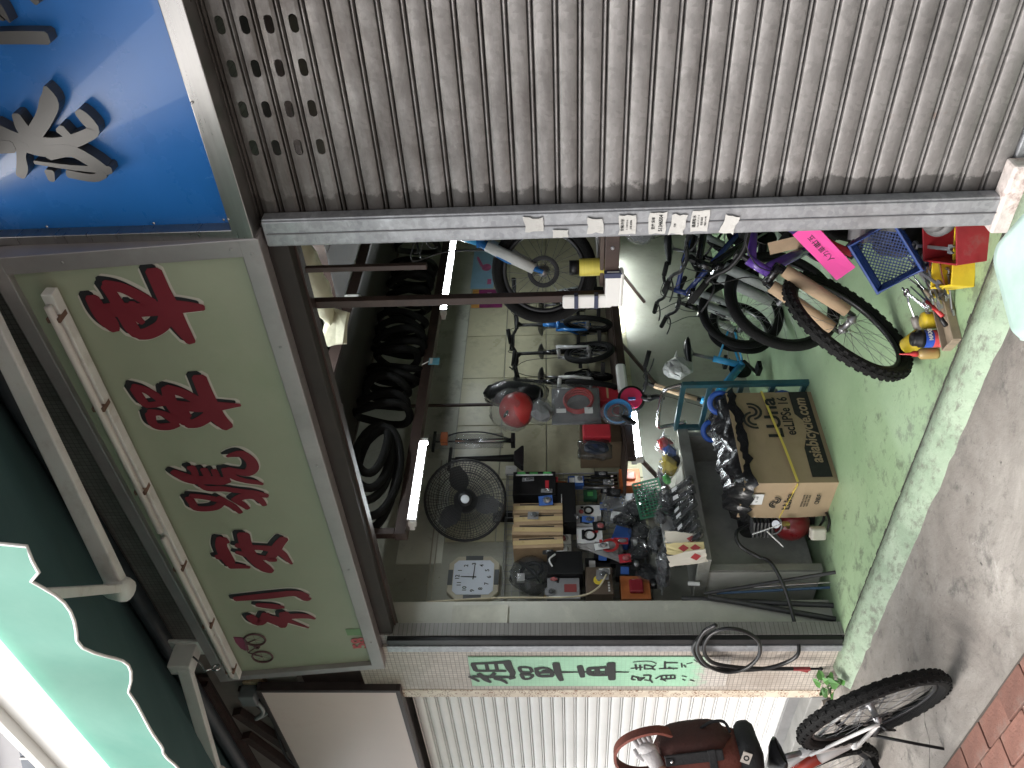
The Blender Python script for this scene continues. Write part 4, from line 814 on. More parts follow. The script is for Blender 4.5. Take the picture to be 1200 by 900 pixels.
def bicycle(label, loc, head, R=.33, wb=1.05, lean=0, steer=0, col=None, col2=None, fork=None, w=.026, knob=0, rimm=None, bar_w=.62, riser=.03, wrap=None, disc=False, chainside=True, stand=False, saddle_h=.0, group=None, seat=True, rear=True, st_len=None, post_len=None, stem_h=None, low=False, plate=None, fat=.017):
    """head: heading angle of +x in world; lean > 0 tips it towards its own left"""
    rimm = rimm or rim_b; root = thing("bicycle", label, "bicycle", loc, (0, 0, 0), group)
    root.rotation_euler = (Matrix.Rotation(head, 3, 'Z')@Matrix.Rotation(-lean, 3, 'X')).to_euler()
    bb = Vector((.40*wb, 0, R*.92)); rh = Vector((0, 0, R)); fh = Vector((wb, 0, R)); sa = RAD(70)
    hl = Vector((-cos(sa), 0, sin(sa)))                                  # up the steering axis
    H0 = fh+hl*(R+.075)+Vector((-.03, 0, 0)); H1 = H0+hl*(.11 if not low else .09)
    stt = bb+Vector((-.26, 0, .95)).normalized()*(st_len or (.40*R/.33 if not low else .22))
    top = stt+Vector((-.26, 0, .95)).normalized()*(post_len or (.16+saddle_h))
    m = MB(); f = fat
    m.tube([H0, H1], f*1.15, 10).tube([H0+hl*.02, bb], f*1.2, 10).tube([bb, stt], f, 10).tube([bb+Vector((0, -.035, 0)), bb+Vector((0, .035, 0))], .024, 12)
    if not low: m.tube([H1-hl*.02, stt-Vector((0, 0, .03))], f, 10)
    for s in (-1, 1):
        m.tube([bb+Vector((-.03, s*.03, 0)), rh+Vector((.05, s*.052, .0)), rh+Vector((0, s*.055, 0))], .010, 8).tube([stt-Vector((0, -s*.02, .04)), rh+Vector((.02, s*.055, .05)), rh+Vector((0, s*.055, 0))], .008, 8)
    fr = m.build("frame", col, root, smooth=True)
    if plate:
        MB().tube([H0+hl*.02+(bb-H0)*.25, H0+hl*.02+(bb-H0)*.7], f*1.26, 10).build("frame_band", plate, fr, smooth=True)
    MB().cyl(stt, top, .013, n=10).build("seat_post", greym, root, smooth=True)
    if seat:
        m = MB(); vs = []; prof = [(-.13, .060, .012), (-.10, .072, .03), (-.04, .062, .035), (.03, .034, .03), (.09, .022, .024), (.135, .012, .010)]
        for x, hw, h in prof: vs += [(x, hw*cos(a), h*sin(a) if sin(a) > 0 else h*.6*sin(a)) for a in [2*pi*k/10 for k in range(10)]]
        m.add([top+Vector((v[0], v[1], v[2]+.03)) for v in vs], [(i*10+j, (i+1)*10+j, (i+1)*10+(j+1) % 10, i*10+(j+1) % 10) for i in range(5) for j in range(10)]+[tuple(range(9, -1, -1)), tuple(range(50, 60))])
        sd_ = m.build("saddle", blackp, root, smooth=True)
        MB().tube([top+Vector((-.09, .02, .02)), top+Vector((0, .02, .0)), top+Vector((.07, .015, .02))], .004, 5).tube([top+Vector((-.09, -.02, .02)), top+Vector((0, -.02, .0)), top+Vector((.07, -.015, .02))], .004, 5).build("saddle_rails", greym, sd_)
    if rear: wheel(root, rh, R, w, rimm, Matrix(), knob, disc=disc)
    # steered front end
    S = Matrix.Translation(H0)@Matrix.Rotation(steer, 4, hl)@Matrix.Translation(-H0)
    wheel(root, fh, R, w, rimm, S, knob, disc=disc)
    m = MB().at(S); cr = H0-hl*.02
    for s in (-1, 1): m.tube([cr+Vector((0, s*.045, -.0)), fh+hl*.16+Vector((-.0, s*.052, 0)), fh+Vector((0, s*.052, 0))], [f*.95, f*.85, .009], 9)
    m.bar(cr+Vector((0, -.055, .0)), cr+Vector((0, .055, 0)), .035, .03)
    fk = m.build("fork", fork or col, root, smooth=True)
    if wrap:
        for s in (-1, 1):
            a = fh+hl*.04+Vector((0, s*.052, 0)); b = cr+hl*-.03+Vector((0, s*.047, 0)); MB().at(S).tube([a, a+(b-a)*.5, b], [f*1.35, f*1.5, f*1.45], 10).build("protective_wrap", wrap, fk, smooth=True)
    st_ = H1+hl*((.05 if not low else .30) if stem_h is None else stem_h); bc = st_+Vector((.05, 0, .02))
    sm = MB().at(S).cyl(H1, st_, .014, n=10).bar(st_, bc, .032, .03).build("stem", blackp, root)
    if low and wrap: MB().at(S).cyl(H1+hl*.03, st_-hl*.06, .021, n=10).build("protective_wrap", kraft, sm, smooth=True)
    h = bar_w/2; pts = [(bc.x-.04, -h, bc.z+riser), (bc.x-.03, -h*.5, bc.z+riser), (bc.x, -h*.18, bc.z), (bc.x, h*.18, bc.z), (bc.x-.03, h*.5, bc.z+riser), (bc.x-.04, h, bc.z+riser)]
    hb = MB().at(S).tube(smoothline(pts, 3), .012, 8).build("handlebar", blackp, root, smooth=True)
    for s in (-1, 1):
        MB().at(S).tube([(bc.x-.035, s*(h-.125), bc.z+riser), (bc.x-.04, s*h, bc.z+riser)], .017, 8).build("grip", grip_m, hb, smooth=True)
        MB().at(S).tube(smoothline([(bc.x-.03, s*(h-.15), bc.z+riser), (bc.x+.03, s*(h-.15), bc.z+riser-.01), (bc.x+.05, s*(h-.1), bc.z+riser-.02), (bc.x+.05, s*(h-.02), bc.z+riser-.025)], 3), .005, 6).build("brake_lever", blackp, hb, smooth=True)
        MB().at(S).tube(smoothline([(bc.x, s*(h-.16), bc.z+riser), (bc.x+.09, s*h*.35, bc.z+.05), (bc.x+.06, s*.03, bc.z-.08), tuple(cr+Vector((.03, s*.04, -.03)))], 4), .0028, 5).build("brake_cable", cable_m, hb, smooth=True)
    # drive train
    ck_ = MB().lathe([(.075, -.004), (.088, -.003), (.088, .003), (.075, .004)], bb+Vector((0, -.045, 0)), (0, 1, 0), 28).build("chainring", blackp, root)
    for s in (-1, 1):
        e = bb+Vector((s*.13, s*.065, s*-.08)); c_ = MB().bar(bb+Vector((0, s*.055, 0)), e, .012, .024).build("crank", blackp, root)
        MB().box(e+Vector((0, s*.05, .012)), (.075, .085, .006)).box(e+Vector((0, s*.05, -.012)), (.075, .085, .006)).box(e+Vector((.035, s*.05, 0)), (.008, .085, .026)).box(e+Vector((-.035, s*.05, 0)), (.008, .085, .026)).cyl(e, e+Vector((0, s*.09, 0)), .009).build("pedal", blackp, c_)
    m = MB()
    for z in (.0, 0): pass
    m.tube([bb+Vector((0, -.045, .085)), rh+Vector((0, -.045, .04))], .004, 5).tube([bb+Vector((0, -.045, -.085)), rh+Vector((.02, -.045, -.09)), rh+Vector((-.01, -.045, -.04))], .004, 5).build("chain", greym, root)
    MB().lathe([(.05, -.012), (.05, -.008), (.038, -.004), (.03, .0), (.02, .01)], rh+Vector((0, -.04, 0)), (0, -1, 0), 20).build("cassette", greym, root)
    if stand:
        MB().tube([rh+Vector((.16, .06, -.02)), rh+Vector((.20, .13, -R*.55)), rh+Vector((.20, .19, -R+.035)), rh+Vector((.22, .20, -R+.025))], .007, 7).tube([rh+Vector((.02, .06, 0)), rh+Vector((.16, .06, -.02))], .008, 6).build("kickstand", blackp, root, smooth=True)
        MB().tube([rh+Vector((.0, .06, .0)), rh+Vector((-.005, .085, -.01)), rh+Vector((.03, .09, -.06))], [.008, .007, .005], 7).build("quick_release", blackp, root, smooth=True)
    return root
P_ = paint
white_p, black_p = P_("white_frame_paint", (.72, .71, .69)), P_("black_frame_paint", (.008, .008, .009))
blue_p, lblue_p, purple_p = P_("blue_frame_paint", (.03, .17, .48)), P_("sky_blue_paint", (.05, .36, .68)), P_("purple_frame_paint", (.11, .05, .30))
navy_p = P_("navy_frame_paint", (.03, .05, .19)); red_band = P_("red_decal", (.45, .06, .04))
# mountain bike on the pavement
mb1 = bicycle("white and red mountain bike standing on the pavement by the pilaster", (-3.485, 1.855, -.058), RAD(172), R=.345, wb=1.06, lean=RAD(16), steer=RAD(8), col=white_p, fork=white_p, w=.030, knob=.0001, disc=True, stand=True, plate=red_band, fat=.022, st_len=.30, post_len=.10, bar_w=.5)
# bicycles inside, on the floor
bicycle("purple mountain bike leaning at the doorway, fork wrapped in brown paper", (-2.45, 4.06, 0), RAD(267), R=.335, wb=1.06, lean=RAD(27), steer=RAD(4), col=purple_p, fork=black_p, w=.028, knob=.0001, wrap=kraft, fat=.021)
bicycle("bright blue bicycle behind the purple one, partly hidden by the post", (-2.05, 4.62, 0), RAD(266), R=.33, wb=1.05, lean=RAD(22), steer=RAD(-6), col=lblue_p, fork=black_p, w=.026, fat=.024, plate=P_("dark_blue_decal", (.02, .08, .2)))
bicycle("black bicycle with pale wrapped fork standing second from the back", (-2.75, 6.1, 0), RAD(222), R=.30, wb=1.0, lean=RAD(4), steer=RAD(-8), col=black_p, w=.025, wrap=wrapg, bar_w=.6)
bicycle("black bicycle with handlebar turned, between pale wrapped ones", (-2.95, 5.5, 0), RAD(230), R=.30, wb=1.0, lean=RAD(-5), steer=RAD(24), col=navy_p, fork=black_p, w=.025, wrap=wrapg, bar_w=.58)
bicycle("small black bicycle with white wrapped fork on the green floor", (-3.45, 5.62, 0), RAD(240), R=.245, wb=.84, lean=RAD(7), steer=RAD(20), col=black_p, w=.026, wrap=wrapw, rimm=rim_s, bar_w=.54, saddle_h=.05)
bicycle("sky blue folding bicycle with paper wrapped stem behind the trolley", (-4.20, 5.25, 0), RAD(262), R=.20, wb=.86, lean=RAD(5), steer=RAD(28), col=lblue_p, fork=black_p, w=.022, low=True, wrap=kraft, bar_w=.52, fat=.026, stem_h=.42)
# on the doorway rack
bicycle("blue child's bicycle with white wrapped fork standing on the doorway rack", (-1.42, 3.42, 1.425), RAD(219), R=.225, wb=.74, lean=RAD(0), steer=RAD(-10), col=lblue_p, fork=blue_p, w=.024, wrap=wrapw, disc=True, bar_w=.5, stem_h=.10)
# small bicycles along the wall shelf
for i, (y, c, fk, wr, lb_) in enumerate(((4.92, black_p, white_p, None, "small black bicycle with white fork, first on the wall shelf"), (5.30, black_p, P_("silver_fork", (.5, .5, .5)), None, "small black bicycle with silver fork, middle one on wall shelf"), (5.56, blue_p, blue_p, None, "small blue bicycle behind two black ones on wall shelf"), (5.95, black_p, black_p, wrapg, "small black bicycle farthest along the wall shelf"))):
    bicycle(lb_, (-4.60, y+.30, 1.14), RAD(-56+i*4), R=.205, wb=.60, lean=RAD(random.uniform(-3, 3)), steer=RAD((14, -20, 10, 0)[i]), col=c, fork=fk, w=.022, wrap=wr, bar_w=.46, stem_h=.22, saddle_h=-.02, group="small bicycles on the wall shelf")

bicycle("black mountain bike with grey wrapped fork behind the purple bike", (-2.80, 4.92, 0), RAD(264), R=.335, wb=1.07, lean=RAD(14), steer=RAD(-14), col=black_p, w=.028, wrap=wrapg, fat=.021, bar_w=.64)
bicycle("navy bicycle with dark tyres between black bikes deep inside", (-2.35, 5.75, 0), RAD(250), R=.33, wb=1.05, lean=RAD(10), steer=RAD(6), col=navy_p, w=.027, fat=.021, bar_w=.62)
# ---------------------------------------------------------------- tyres and tubes stacked over the loft beam
tube_m = M("tube_rubber", (.007, .0075, .0085), .5, var=.4, scale=12, bump=.3)
def loop(label, c, ax, a, b, r, sq=0, group=None, tilt=0, mat=None):
    """a tyre hung as a stretched loop: a across, b down"""
    x, y, z = frame_of(ax); m = MB(); pts = []
    for k in range(30):
        t = 2*pi*k/30; pts.append(Vector(x)*(a*cos(t))+Vector((0, 0, 1))*(b*sin(t))*(1+.1*sin(t))+Vector(z)*(.02*sin(2*t+sq)))
    o = m.tube(pts, r, 9, closed=True).build("hung_tyre_loop", mat or tyre_m, None, smooth=True); o.location = c
    return tag(o, label, "tyre", group)
rt_ = random.Random(5)
for i in range(16):
    loop("black tyre in the row hung above the loft beam", (-3.78+rt_.uniform(-.03, .03), 3.95+i*.115, 2.745+rt_.uniform(-.02, .02)), (.25, 1, 0), .11+rt_.uniform(-.03, .03), .17+rt_.uniform(-.03, .02), .027, i, "tyres hung above the loft beam")
for i in range(5):
    loop("long black tyre folded over the front of the loft beam", (-3.74+i*.022, 3.38+i*.03+rt_.uniform(-.02, .02), 2.715+rt_.uniform(-.02, .03)), (1, .12*(i-2), .05), .36-.03*i, .145-.014*i, .026, i, "long tyres folded over the loft beam")
for i in range(4):
    loop("black inner tube bunched deep along the loft beam", (-3.80+.05*i, 5.7+.28*i, 2.75), (.4, 1, 0), .12, .18, .026, i, "inner tubes deep along the loft beam", mat=tube_m)
ct = thing("card_tag", "small blue and white card tag hanging on the tyres", "tag", (-3.70, 4.40, 2.46))
MB().box((0, 0, 0), (.004, .07, .075)).build("card", M("tag_blue", (.16, .42, .55), .5, bump=0), ct); MB().box((.0035, 0, .02), (.001, .06, .02)).build("print", paper, ct); MB().cyl((0, 0, .037), (-.03, .0, .09), .004, n=6).build("loop", foam, ct)
# wheel lying on the loft platform
lw = thing("spare_wheel", "spare bicycle wheel lying tilted on the loft platform", "wheel", (-3.33, 3.86, 3.16))
lw.rotation_euler = (RAD(-62), 0, RAD(-80)); wheel(lw, (0, 0, 0), .33, .024, rim_s)
lw2 = thing("spare_wheel", "dark spare wheel farther along the loft, half behind the cloth", "wheel", (-3.38, 4.6, 3.2))
lw2.rotation_euler = (RAD(-70), 0, RAD(-95)); wheel(lw2, (0, 0, 0), .30, .024, rim_b)
# ---------------------------------------------------------------- goods hung on the grid
bagf = film("clear_film"); bagd = film("smoky_film", (.06, .063, .067), .6, .06)
card_k = M("brown_card", (.36, .25, .15), .75, var=.15, scale=7, bump=.15, randv=.1); blk_card = M("black_card", (.009, .009, .010), .4, var=.3, scale=6, bump=.03)
red_c = M("red_card", (.48, .03, .045), .4, var=.12, scale=6, bump=.02); org = M("orange_card", (.58, .16, .05), .4, var=.1, bump=.02); blu = M("blue_card", (.05, .13, .42), .4, var=.12, bump=.02); grn = M("green_print", (.10, .42, .12), .5, bump=0); yel = M("yellow_print", (.75, .58, .06), .45, var=.08, bump=.02); wht = M("white_card", (.70, .70, .70), .45, var=.06, bump=.02); gry = M("grey_card", (.22, .22, .23), .5, var=.2, bump=.05)
ctape = M("brown_tape", (.50, .38, .20), .3, var=.05, bump=0)
GX = -4.705
def goods(name, label, cat, y, z, dy, dz, depth, mat, rot=0, group=None):
    t = thing(name, label, cat, (GX, y, z), (rot, 0, 0), group)
    MB().box((depth/2, 0, dz/2), (depth, dy, dz)).build("carton", mat, t, bevel=.003); return t
def panel(t, name, y0, y1, z0, z1, depth, mat): return MB().box((depth+.0012, (y0+y1)/2, (z0+z1)/2), (.002, y1-y0, z1-z0)).build(name, mat, t)
for y, k, wd in ((3.775, 0, "upper right"), (3.68, 1, ""), (3.58, 2, ""), (3.48, 3, "")):
    t = goods("slim_carton", ("slim brown carton nearest the stacked black boxes on the grid", "second slim brown carton along from the black boxes", "third slim brown carton along from the black boxes", "slim brown carton above the red and white card pack, end of row")[k], "carton", y, 1.585, .088, .35-.01*(k % 2), .16, card_k, RAD((0, 1.5, -1, 2)[k]), "slim brown cartons on the goods grid")
    panel(t, "tape", -.018, .018, .0, .34, .16, ctape); panel(t, "print", .024, .034, .06, .3, .16, blk_card)
t = goods("tool_box_pack", "long black box with green print at the top of the grid", "box", 4.0, 1.63, .22, .31, .17, blk_card)
for a in (.03, .13, .22): panel(t, "green_print", .085, .105, a, a+.06, .17, grn)
panel(t, "white_band", .07, .083, .02, .29, .17, wht); panel(t, "red_strip", -.07, .02, .05, .075, .17, red_c)
t = goods("black_box_pack", "flat black box with rows of white lettering on the grid", "box", 3.84, 1.49, .36, .185, .15, blk_card)
for k in range(4): text("▪ ▪▪ ▪ ▪▪▪", .022, wht, t, (.1505, -.03-.028*k+.06, .10), (pi/2, 0, pi/2), "print", .0003, sx=.7)
t = goods("card_pack", "white card pack with red reflector in clear blister, upper", "card pack", 3.585, 1.53, .085, .17, .05, wht); panel(t, "blue_edge", -.04, .04, .13, .165, .05, blu); MB().ball((.06, 0, .07), (.02, .028, .035)).build("reflector", redp, t, smooth=True); MB().ball((.062, 0, .075), (.024, .036, .06)).build("blister", bagf, t, smooth=True)
t = goods("card_pack", "white card pack with red reflector in clear blister, lower", "card pack", 3.485, 1.53, .09, .16, .06, wht); panel(t, "blue_edge", -.043, .043, .12, .155, .06, blu); MB().ball((.07, 0, .07), (.02, .03, .03)).build("reflector", redp, t, smooth=True); MB().ball((.072, 0, .075), (.024, .038, .06)).build("blister", bagf, t, smooth=True)
t = goods("dark_saddle_pack", "dark wrapped pack between the grey bag and gauge box", "pack", 3.31, 1.46, .18, .235, .16, blk_card); MB().tube(smoothline([(.17, -.04, .2), (.19, 0, .22), (.18, .05, .18)], 4), .006, 6).build("hook", wht, t)
t = goods("grey_plate_pack", "flat grey pack with white edge next to the column", "pack", 3.135, 1.485, .16, .21, .12, gry); panel(t, "white_edge", -.075, -.06, .0, .2, .12, wht); panel(t, "red_label", -.03, .03, .02, .1, .12, M("dull_red", (.25, .05, .05), .5))
for k, (y, z, dy, dz) in enumerate(((3.83, 1.31, .10, .18), (3.74, 1.34, .085, .15), (3.61, 1.31, .14, .18))):
    t = goods("clamp_pack", ("white pack holding a dark clamp, top of three", "white pack holding a dark clamp, middle of three", "white pack holding a clamp with red label, lowest of three")[k], "pack", y, z, dy, dz, .06, wht)
    MB().torus((.062, 0, dz/2), (1, 0, 0), dy*.30, .009, 18, 6, .6).build("clamp", blackp, t, smooth=True); MB().box((.068, 0, dz*.75), (.016, dy*.5, .02)).build("jaw", blackp, t)
    if k == 2: MB().prism([(.02*cos(a*pi/6)+.03, .02*sin(a*pi/6)+.05) for a in range(12)], .062, .066, TC).build("red_label", redp, t)
t = goods("gauge_box", "brown box with round yellow dial among the hung goods", "box", 3.18, 1.27, .21, .175, .14, M("dark_brown_card", (.11, .08, .06), .5, var=.3, bump=.05))
MB().prism([(.034*cos(a*pi/9)+.0, .034*sin(a*pi/9)+.09) for a in range(18)], .1405, .146, TC).build("dial", yel, t); MB().prism([(.012*cos(a*pi/6)+.0, .012*sin(a*pi/6)+.09) for a in range(12)], .1465, .149, TC).build("hub", gry, t)
for k in range(4): panel(t, "white_spot", -.085+.02*k, -.072+.02*k, .02, .032, .14, wht)
t = thing("printed_bag", "pointed clear bag with red print hanging on the grid", "bag", (GX+.06, 3.47, 1.17), (0, 0, 0))
m = MB(); vs = [(0, -.10, .02), (0, .10, .0), (0, .06, .31), (0, .03, .31), (.05, -.06, .05), (.06, .06, .04), (.03, .045, .2)]
m.add(vs, [(0, 4, 6, 3), (0, 1, 5, 4), (1, 2, 6, 5), (4, 5, 6), (2, 3, 6), (3, 2, 1, 0)]).build("bag", film("milky_film", (.40, .38, .37), .35, .2), t, sub=2, crumple=.005)
MB().torus((.068, .0, .10), (1, .1, .1), .05, .012, 16, 5, .3).box((.07, .02, .16), (.004, .05, .02)).build("red_print", redp, t)
t = goods("blue_spanner_pack", "blue folded tool pack under the white clamp packs", "pack", 3.58, 1.12, .13, .12, .08, blu, RAD(-20))
t = thing("clear_bag", "clear bag of metal fittings beside the clamp packs", "bag", (GX+.06, 3.84, 1.12)); MB().box((0, 0, .085), (.06, .30, .17)).build("bag", bagf, t, sub=2, crumple=.012, smooth=True); MB().box((0, .04, .10), (.03, .10, .13), Matrix.Rotation(.3, 4, 'X')).build("fitting", greym, t, bevel=.01); MB().box((.01, -.08, .07), (.04, .07, .11), Matrix.Rotation(-.2, 4, 'X')).build("fitting", wht, t, bevel=.01)
t = goods("orange_lamp_pack", "orange bicycle lamp box near the shelf tube", "box", 4.115, 1.01, .165, .15, .09, org); MB().box((.10, .0, .075), (.03, .07, .08)).build("window", M("orange_dark", (.36, .08, .03), .3), t, bevel=.008)
t = goods("red_lamp_pack", "red and amber lamp box at the lower end of the grid", "box", 3.14, 1.03, .175, .19, .12, M("amber_card", (.42, .13, .04), .4, var=.25, scale=9, bump=.02)); MB().box((.13, 0, .09), (.03, .10, .09)).build("window", M("deep_red", (.24, .02, .03), .25, bump=0), t, bevel=.01)
t = goods("blue_blister_pack", "small blue blister pack above the hand pumps", "pack", 4.13, 1.42, .10, .12, .04, blu); panel(t, "white_label", -.03, .03, .07, .11, .04, wht)
for k in range(4):
    t = thing("hand_pump", ("slim black hand pump hung beside the orange lamp box", "black hand pump with silver collar hung on the grid", "short black hand pump next to the blue blister pack", "grey hand pump hung lowest in its row on the grid")[k], "pump", (GX+.03, 4.18-k*.037, 1.17)); MB().cyl((0, 0, 0), (0, 0, .20+.02*k), .011, n=10).cyl((0, 0, .2+.02*k), (0, 0, .25), .006, n=8).build("barrel", greym if k == 3 else blackp, t, smooth=True); MB().cyl((0, 0, .03), (0, 0, .05), .0125, n=10).build("collar", chrome, t)
t = goods("circuit_pack", "dark green blister pack beside the hand pumps", "pack", 4.0, 1.33, .085, .10, .04, M("dark_green_card", (.03, .11, .06), .4, var=.3, scale=30)); panel(t, "print", -.02, .02, .03, .07, .04, grn)
t = thing("grey_bag", "large clear bag of dark straps at the near end of the grid", "bag", (GX+.07, 3.28, 1.68)); MB().ball((0, 0, .13), (.06, .15, .14), 14, 10).build("bag", bagd, t, smooth=True, crumple=.012); MB().torus((0, .03, .12), (1, .2, .2), .07, .016, 18, 6).tube([(.02, -.09, .05), (.02, .0, .1), (.0, .1, .2)], .014, 6).build("strap", blackp, t, smooth=True); MB().box((.03, -.05, .19), (.02, .06, .05)).build("label", wht, t)
t = thing("brake_shoe_hanger", "two brass and black brake parts hung below the long cane", "brake parts", (GX+.03, 3.12, 1.72)); MB().tube([(0, 0, 0), (.01, .05, -.03), (0, .07, -.02)], .008, 6).build("arm", M("brass", (.40, .28, .10), .35, .8), t); MB().ball((.01, .05, -.05), (.02, .035, .03)).build("pad", blackp, t, smooth=True)
cn_ = MB().tube(smoothline([(0, 0, 0), (.01, .02, -.45), (.0, .03, -.9), (.02, .07, -1.05), (.05, .16, -1.12)], 5), .006, 7).build("bamboo_cane", M("cane", (.50, .44, .31), .6, var=.2, scale=12), None, smooth=True); cn_.location = (-4.40, 2.915, 2.44); tag(cn_, "long thin cane hanging in front of clock and goods", "cane")
# ---------------------------------------------------------------- goods on the workbench
blackbits = M("bagged_parts", (.014, .014, .016), .3, var=.6, scale=35, bump=.4)
rb = random.Random(21)
def bag(label, loc, r, inner, group=None, fm=None, rot=0):
    t = thing("plastic_bag", label, "bag", loc, (0, 0, rot), group)
    rr = Vector(r); m = MB().ball((0, 0, rr.z), tuple(rr*.82), 10, 7); m.build("contents", inner, t, crumple=min(rr)*.3)
    MB().ball((0, 0, rr.z), tuple(rr), 12, 8).prism([(-rr.x*.4, rr.y*.8), (rr.x*.4, rr.y*.8), (rr.x*.7, rr.y*1.5), (-rr.x*.6, rr.y*1.45)], rr.z*.9, rr.z*1.1).build("film", fm or bagf, t, crumple=min(rr)*.22); return t
for i in range(26):
    y = 3.12+rb.random()*.85; x = -4.62+rb.random()*.40; lay = i//9
    bag("clear plastic bag of small black parts heaped on the workbench", (x-.02*lay, y, .752+lay*.075+rb.uniform(0, .015)), (rb.uniform(.05, .085), rb.uniform(.06, .10), rb.uniform(.035, .055)), blackbits, "bags of parts heaped on the workbench", rot=rb.uniform(0, 3))
for i in range(7):
    y = 3.16+i*.075; t = thing("hanging_pack", "long clear pack with white label lying over the bench edge", "pack", (-4.17+rb.uniform(-.02, .02), y, .80), (rb.uniform(-.1, .1), RAD(38)+rb.uniform(-.1, .1), rb.uniform(-.2, .2)), "long packs over the bench edge")
    MB().box((0, 0, .02), (.22, .055, .03)).build("film", bagd, t, smooth=True, sub=1, crumple=.004, bevel=.008); MB().box((0, 0, .02), (.19, .03, .018)).build("part", blackbits, t, bevel=.006); MB().box((-.04, 0, .037), (.045, .028, .002)).build("label", wht, t)
t = bag("clear bag with yellow printing on the workbench end", (-4.22, 3.86, .80), (.08, .12, .06), yel, rot=.4)
t = bag("small bright green packet on the workbench", (-4.20, 3.72, .86), (.03, .05, .03), M("lime_packet", (.10, .55, .10), .4)); t["category"] = "packet"
bag("clear bag with red item at the far end of the workbench", (-4.22, 4.06, .80), (.06, .07, .06), redp)
bag("clear bag with blue item at the far end of the workbench", (-4.20, 3.97, .79), (.05, .06, .05), blu)
gm = thing("green_mesh_tray", "small dark green mesh tray standing among the bags", "tray", (-4.36, 3.72, .90), (RAD(6), RAD(-12), 0)); gmm = M("green_mesh", (.03, .17, .09), .5)
m = MB()
for k in range(12): m.box((0, -.15+.0275*k, .09), (.008, .006, .18))
for k in range(8): m.box((0, 0, .008+k*.024), (.009, .31, .006))
m.build("mesh", gmm, gm)["kind"] = "stuff"; MB().tube([(0, -.16, 0), (0, .16, 0), (0, .16, .185), (0, -.16, .185)], .006, 6, closed=True).build("rim", gmm, gm)
t = thing("crumpled_paper", "crumpled white paper tag on top of the bags", "paper", (-4.30, 3.36, .90), (.1, RAD(-70), .1)); MB().prism(ragged(.11, .32, rb, 3, .012), 0, .004).build("sheet", wht, t, sub=1, crumple=.006)
lab = M("label_yellow", (.78, .66, .34), .5, var=.06, bump=.02); lab2 = M("label_cream", (.76, .70, .60), .5, var=.06, bump=.02)
for k, (y, mt, l_) in enumerate(((3.20, lab2, "cream label card with red diamond at the bench corner, inner"), (3.13, lab, "yellow label card with red diamonds at the bench corner"), (3.06, lab2, "cream label card with red diamond at the bench corner, outer"))):
    t = thing("label_card", l_, "label", (-4.115+.02*k, y-.05, .745), (RAD(-8+8*k), RAD(-8), RAD(-30))); MB().prism(ragged(.07, .22, rb, 4, .006), 0, .003, Matrix.Translation((0, 0, .11))@TC).build("card", mt, t, sub=1, crumple=.003)
    for z in (.06,) if k != 1 else (.05, .12): MB().prism([(0, z-.032), (.022, z), (0, z+.032), (-.022, z)], .0065, .007, TC).build("diamond", redp, t)
# ---------------------------------------------------------------- goods hanging from the shelf end
post("thin dark steel strip hanging behind the red helmet bag", -4.33, 4.62, 2.1, 2.95, .02)
t = thing("helmet_bag", "red child's helmet in a clear bag hanging over the shelf", "helmet", (-4.22, 4.44, 1.83)); MB().lathe([(.13, 0), (.135, .04), (.12, .10), (.08, .145), (.0, .16)], (0, 0, .05), (.5, -.5, .6), 16).build("helmet", redp, t, smooth=True)
for a in (-.05, .05): MB().box((.075, -.07+a, .15), (.05, .03, .012), Matrix.Rotation(.6, 4, 'Y')).build("vent", blackp, t)
MB().ball((0, 0, .12), (.16, .17, .16), 14, 10).build("bag", bagf, t, smooth=True, crumple=.014)
t = thing("saddle_bundle", "bundle of black saddles in plastic behind the red helmet", "saddles", (-4.32, 4.72, 1.72)); MB().ball((0, .02, .26), (.09, .10, .2), 12, 9).ball((.05, -.06, .1), (.07, .08, .11), 10, 8).build("saddle", blackp, t, smooth=True, crumple=.01); MB().ball((0, 0, .2), (.12, .14, .25), 14, 10).build("bag", bagd, t, smooth=True, crumple=.016); MB().box((.08, -.11, .13), (.02, .05, .05)).build("label", wht, t)
bag("empty looking clear bag hanging below the red helmet", (-4.2, 4.40, 1.63), (.07, .12, .10), gry)
t = thing("cable_lock_pack", "red coiled cable lock in a clear bag on black card", "cable lock", (-4.22, 4.50, 1.28)); MB().box((-.03, 0, .19), (.012, .38, .36)).build("card", gry, t)
for k in range(3): MB().torus((.01*k, .01*k, .17), (1, -.1, .1), .095+.006*k, .010, 30, 7).build("coil", redp, t, smooth=True)
MB().box((.0, 0, .19), (.07, .36, .34)).build("bag", bagf, t, sub=2, crumple=.012, smooth=True); MB().box((.04, -.12, .30), (.004, .04, .07)).build("label", wht, t); MB().box((.04, -.12, .1), (.004, .06, .06)).build("label", wht, t)
t = thing("cable_lock_pack", "blue coiled cable lock in a clear bag under the shelf edge", "cable lock", (-4.19, 4.36, 1.03)); bcab = M("blue_cable", (.03, .22, .50), .3, bump=0)
for k in range(3): MB().torus((.008*k, 0, .14), (1, -.3, .1), .085+.005*k, .008, 28, 7).build("coil", bcab, t, smooth=True)
MB().ball((0, 0, .14), (.04, .13, .13), 12, 8).build("bag", bagf, t, smooth=True, crumple=.01); MB().box((.02, -.10, .07), (.03, .035, .12), Matrix.Rotation(-.7, 4, 'X')).build("lock_body", blackp, t, bevel=.006); MB().torus((.02, .0, .14), (1, -.3, .1), .04, .006, 20, 5).build("clip", chrome, t)
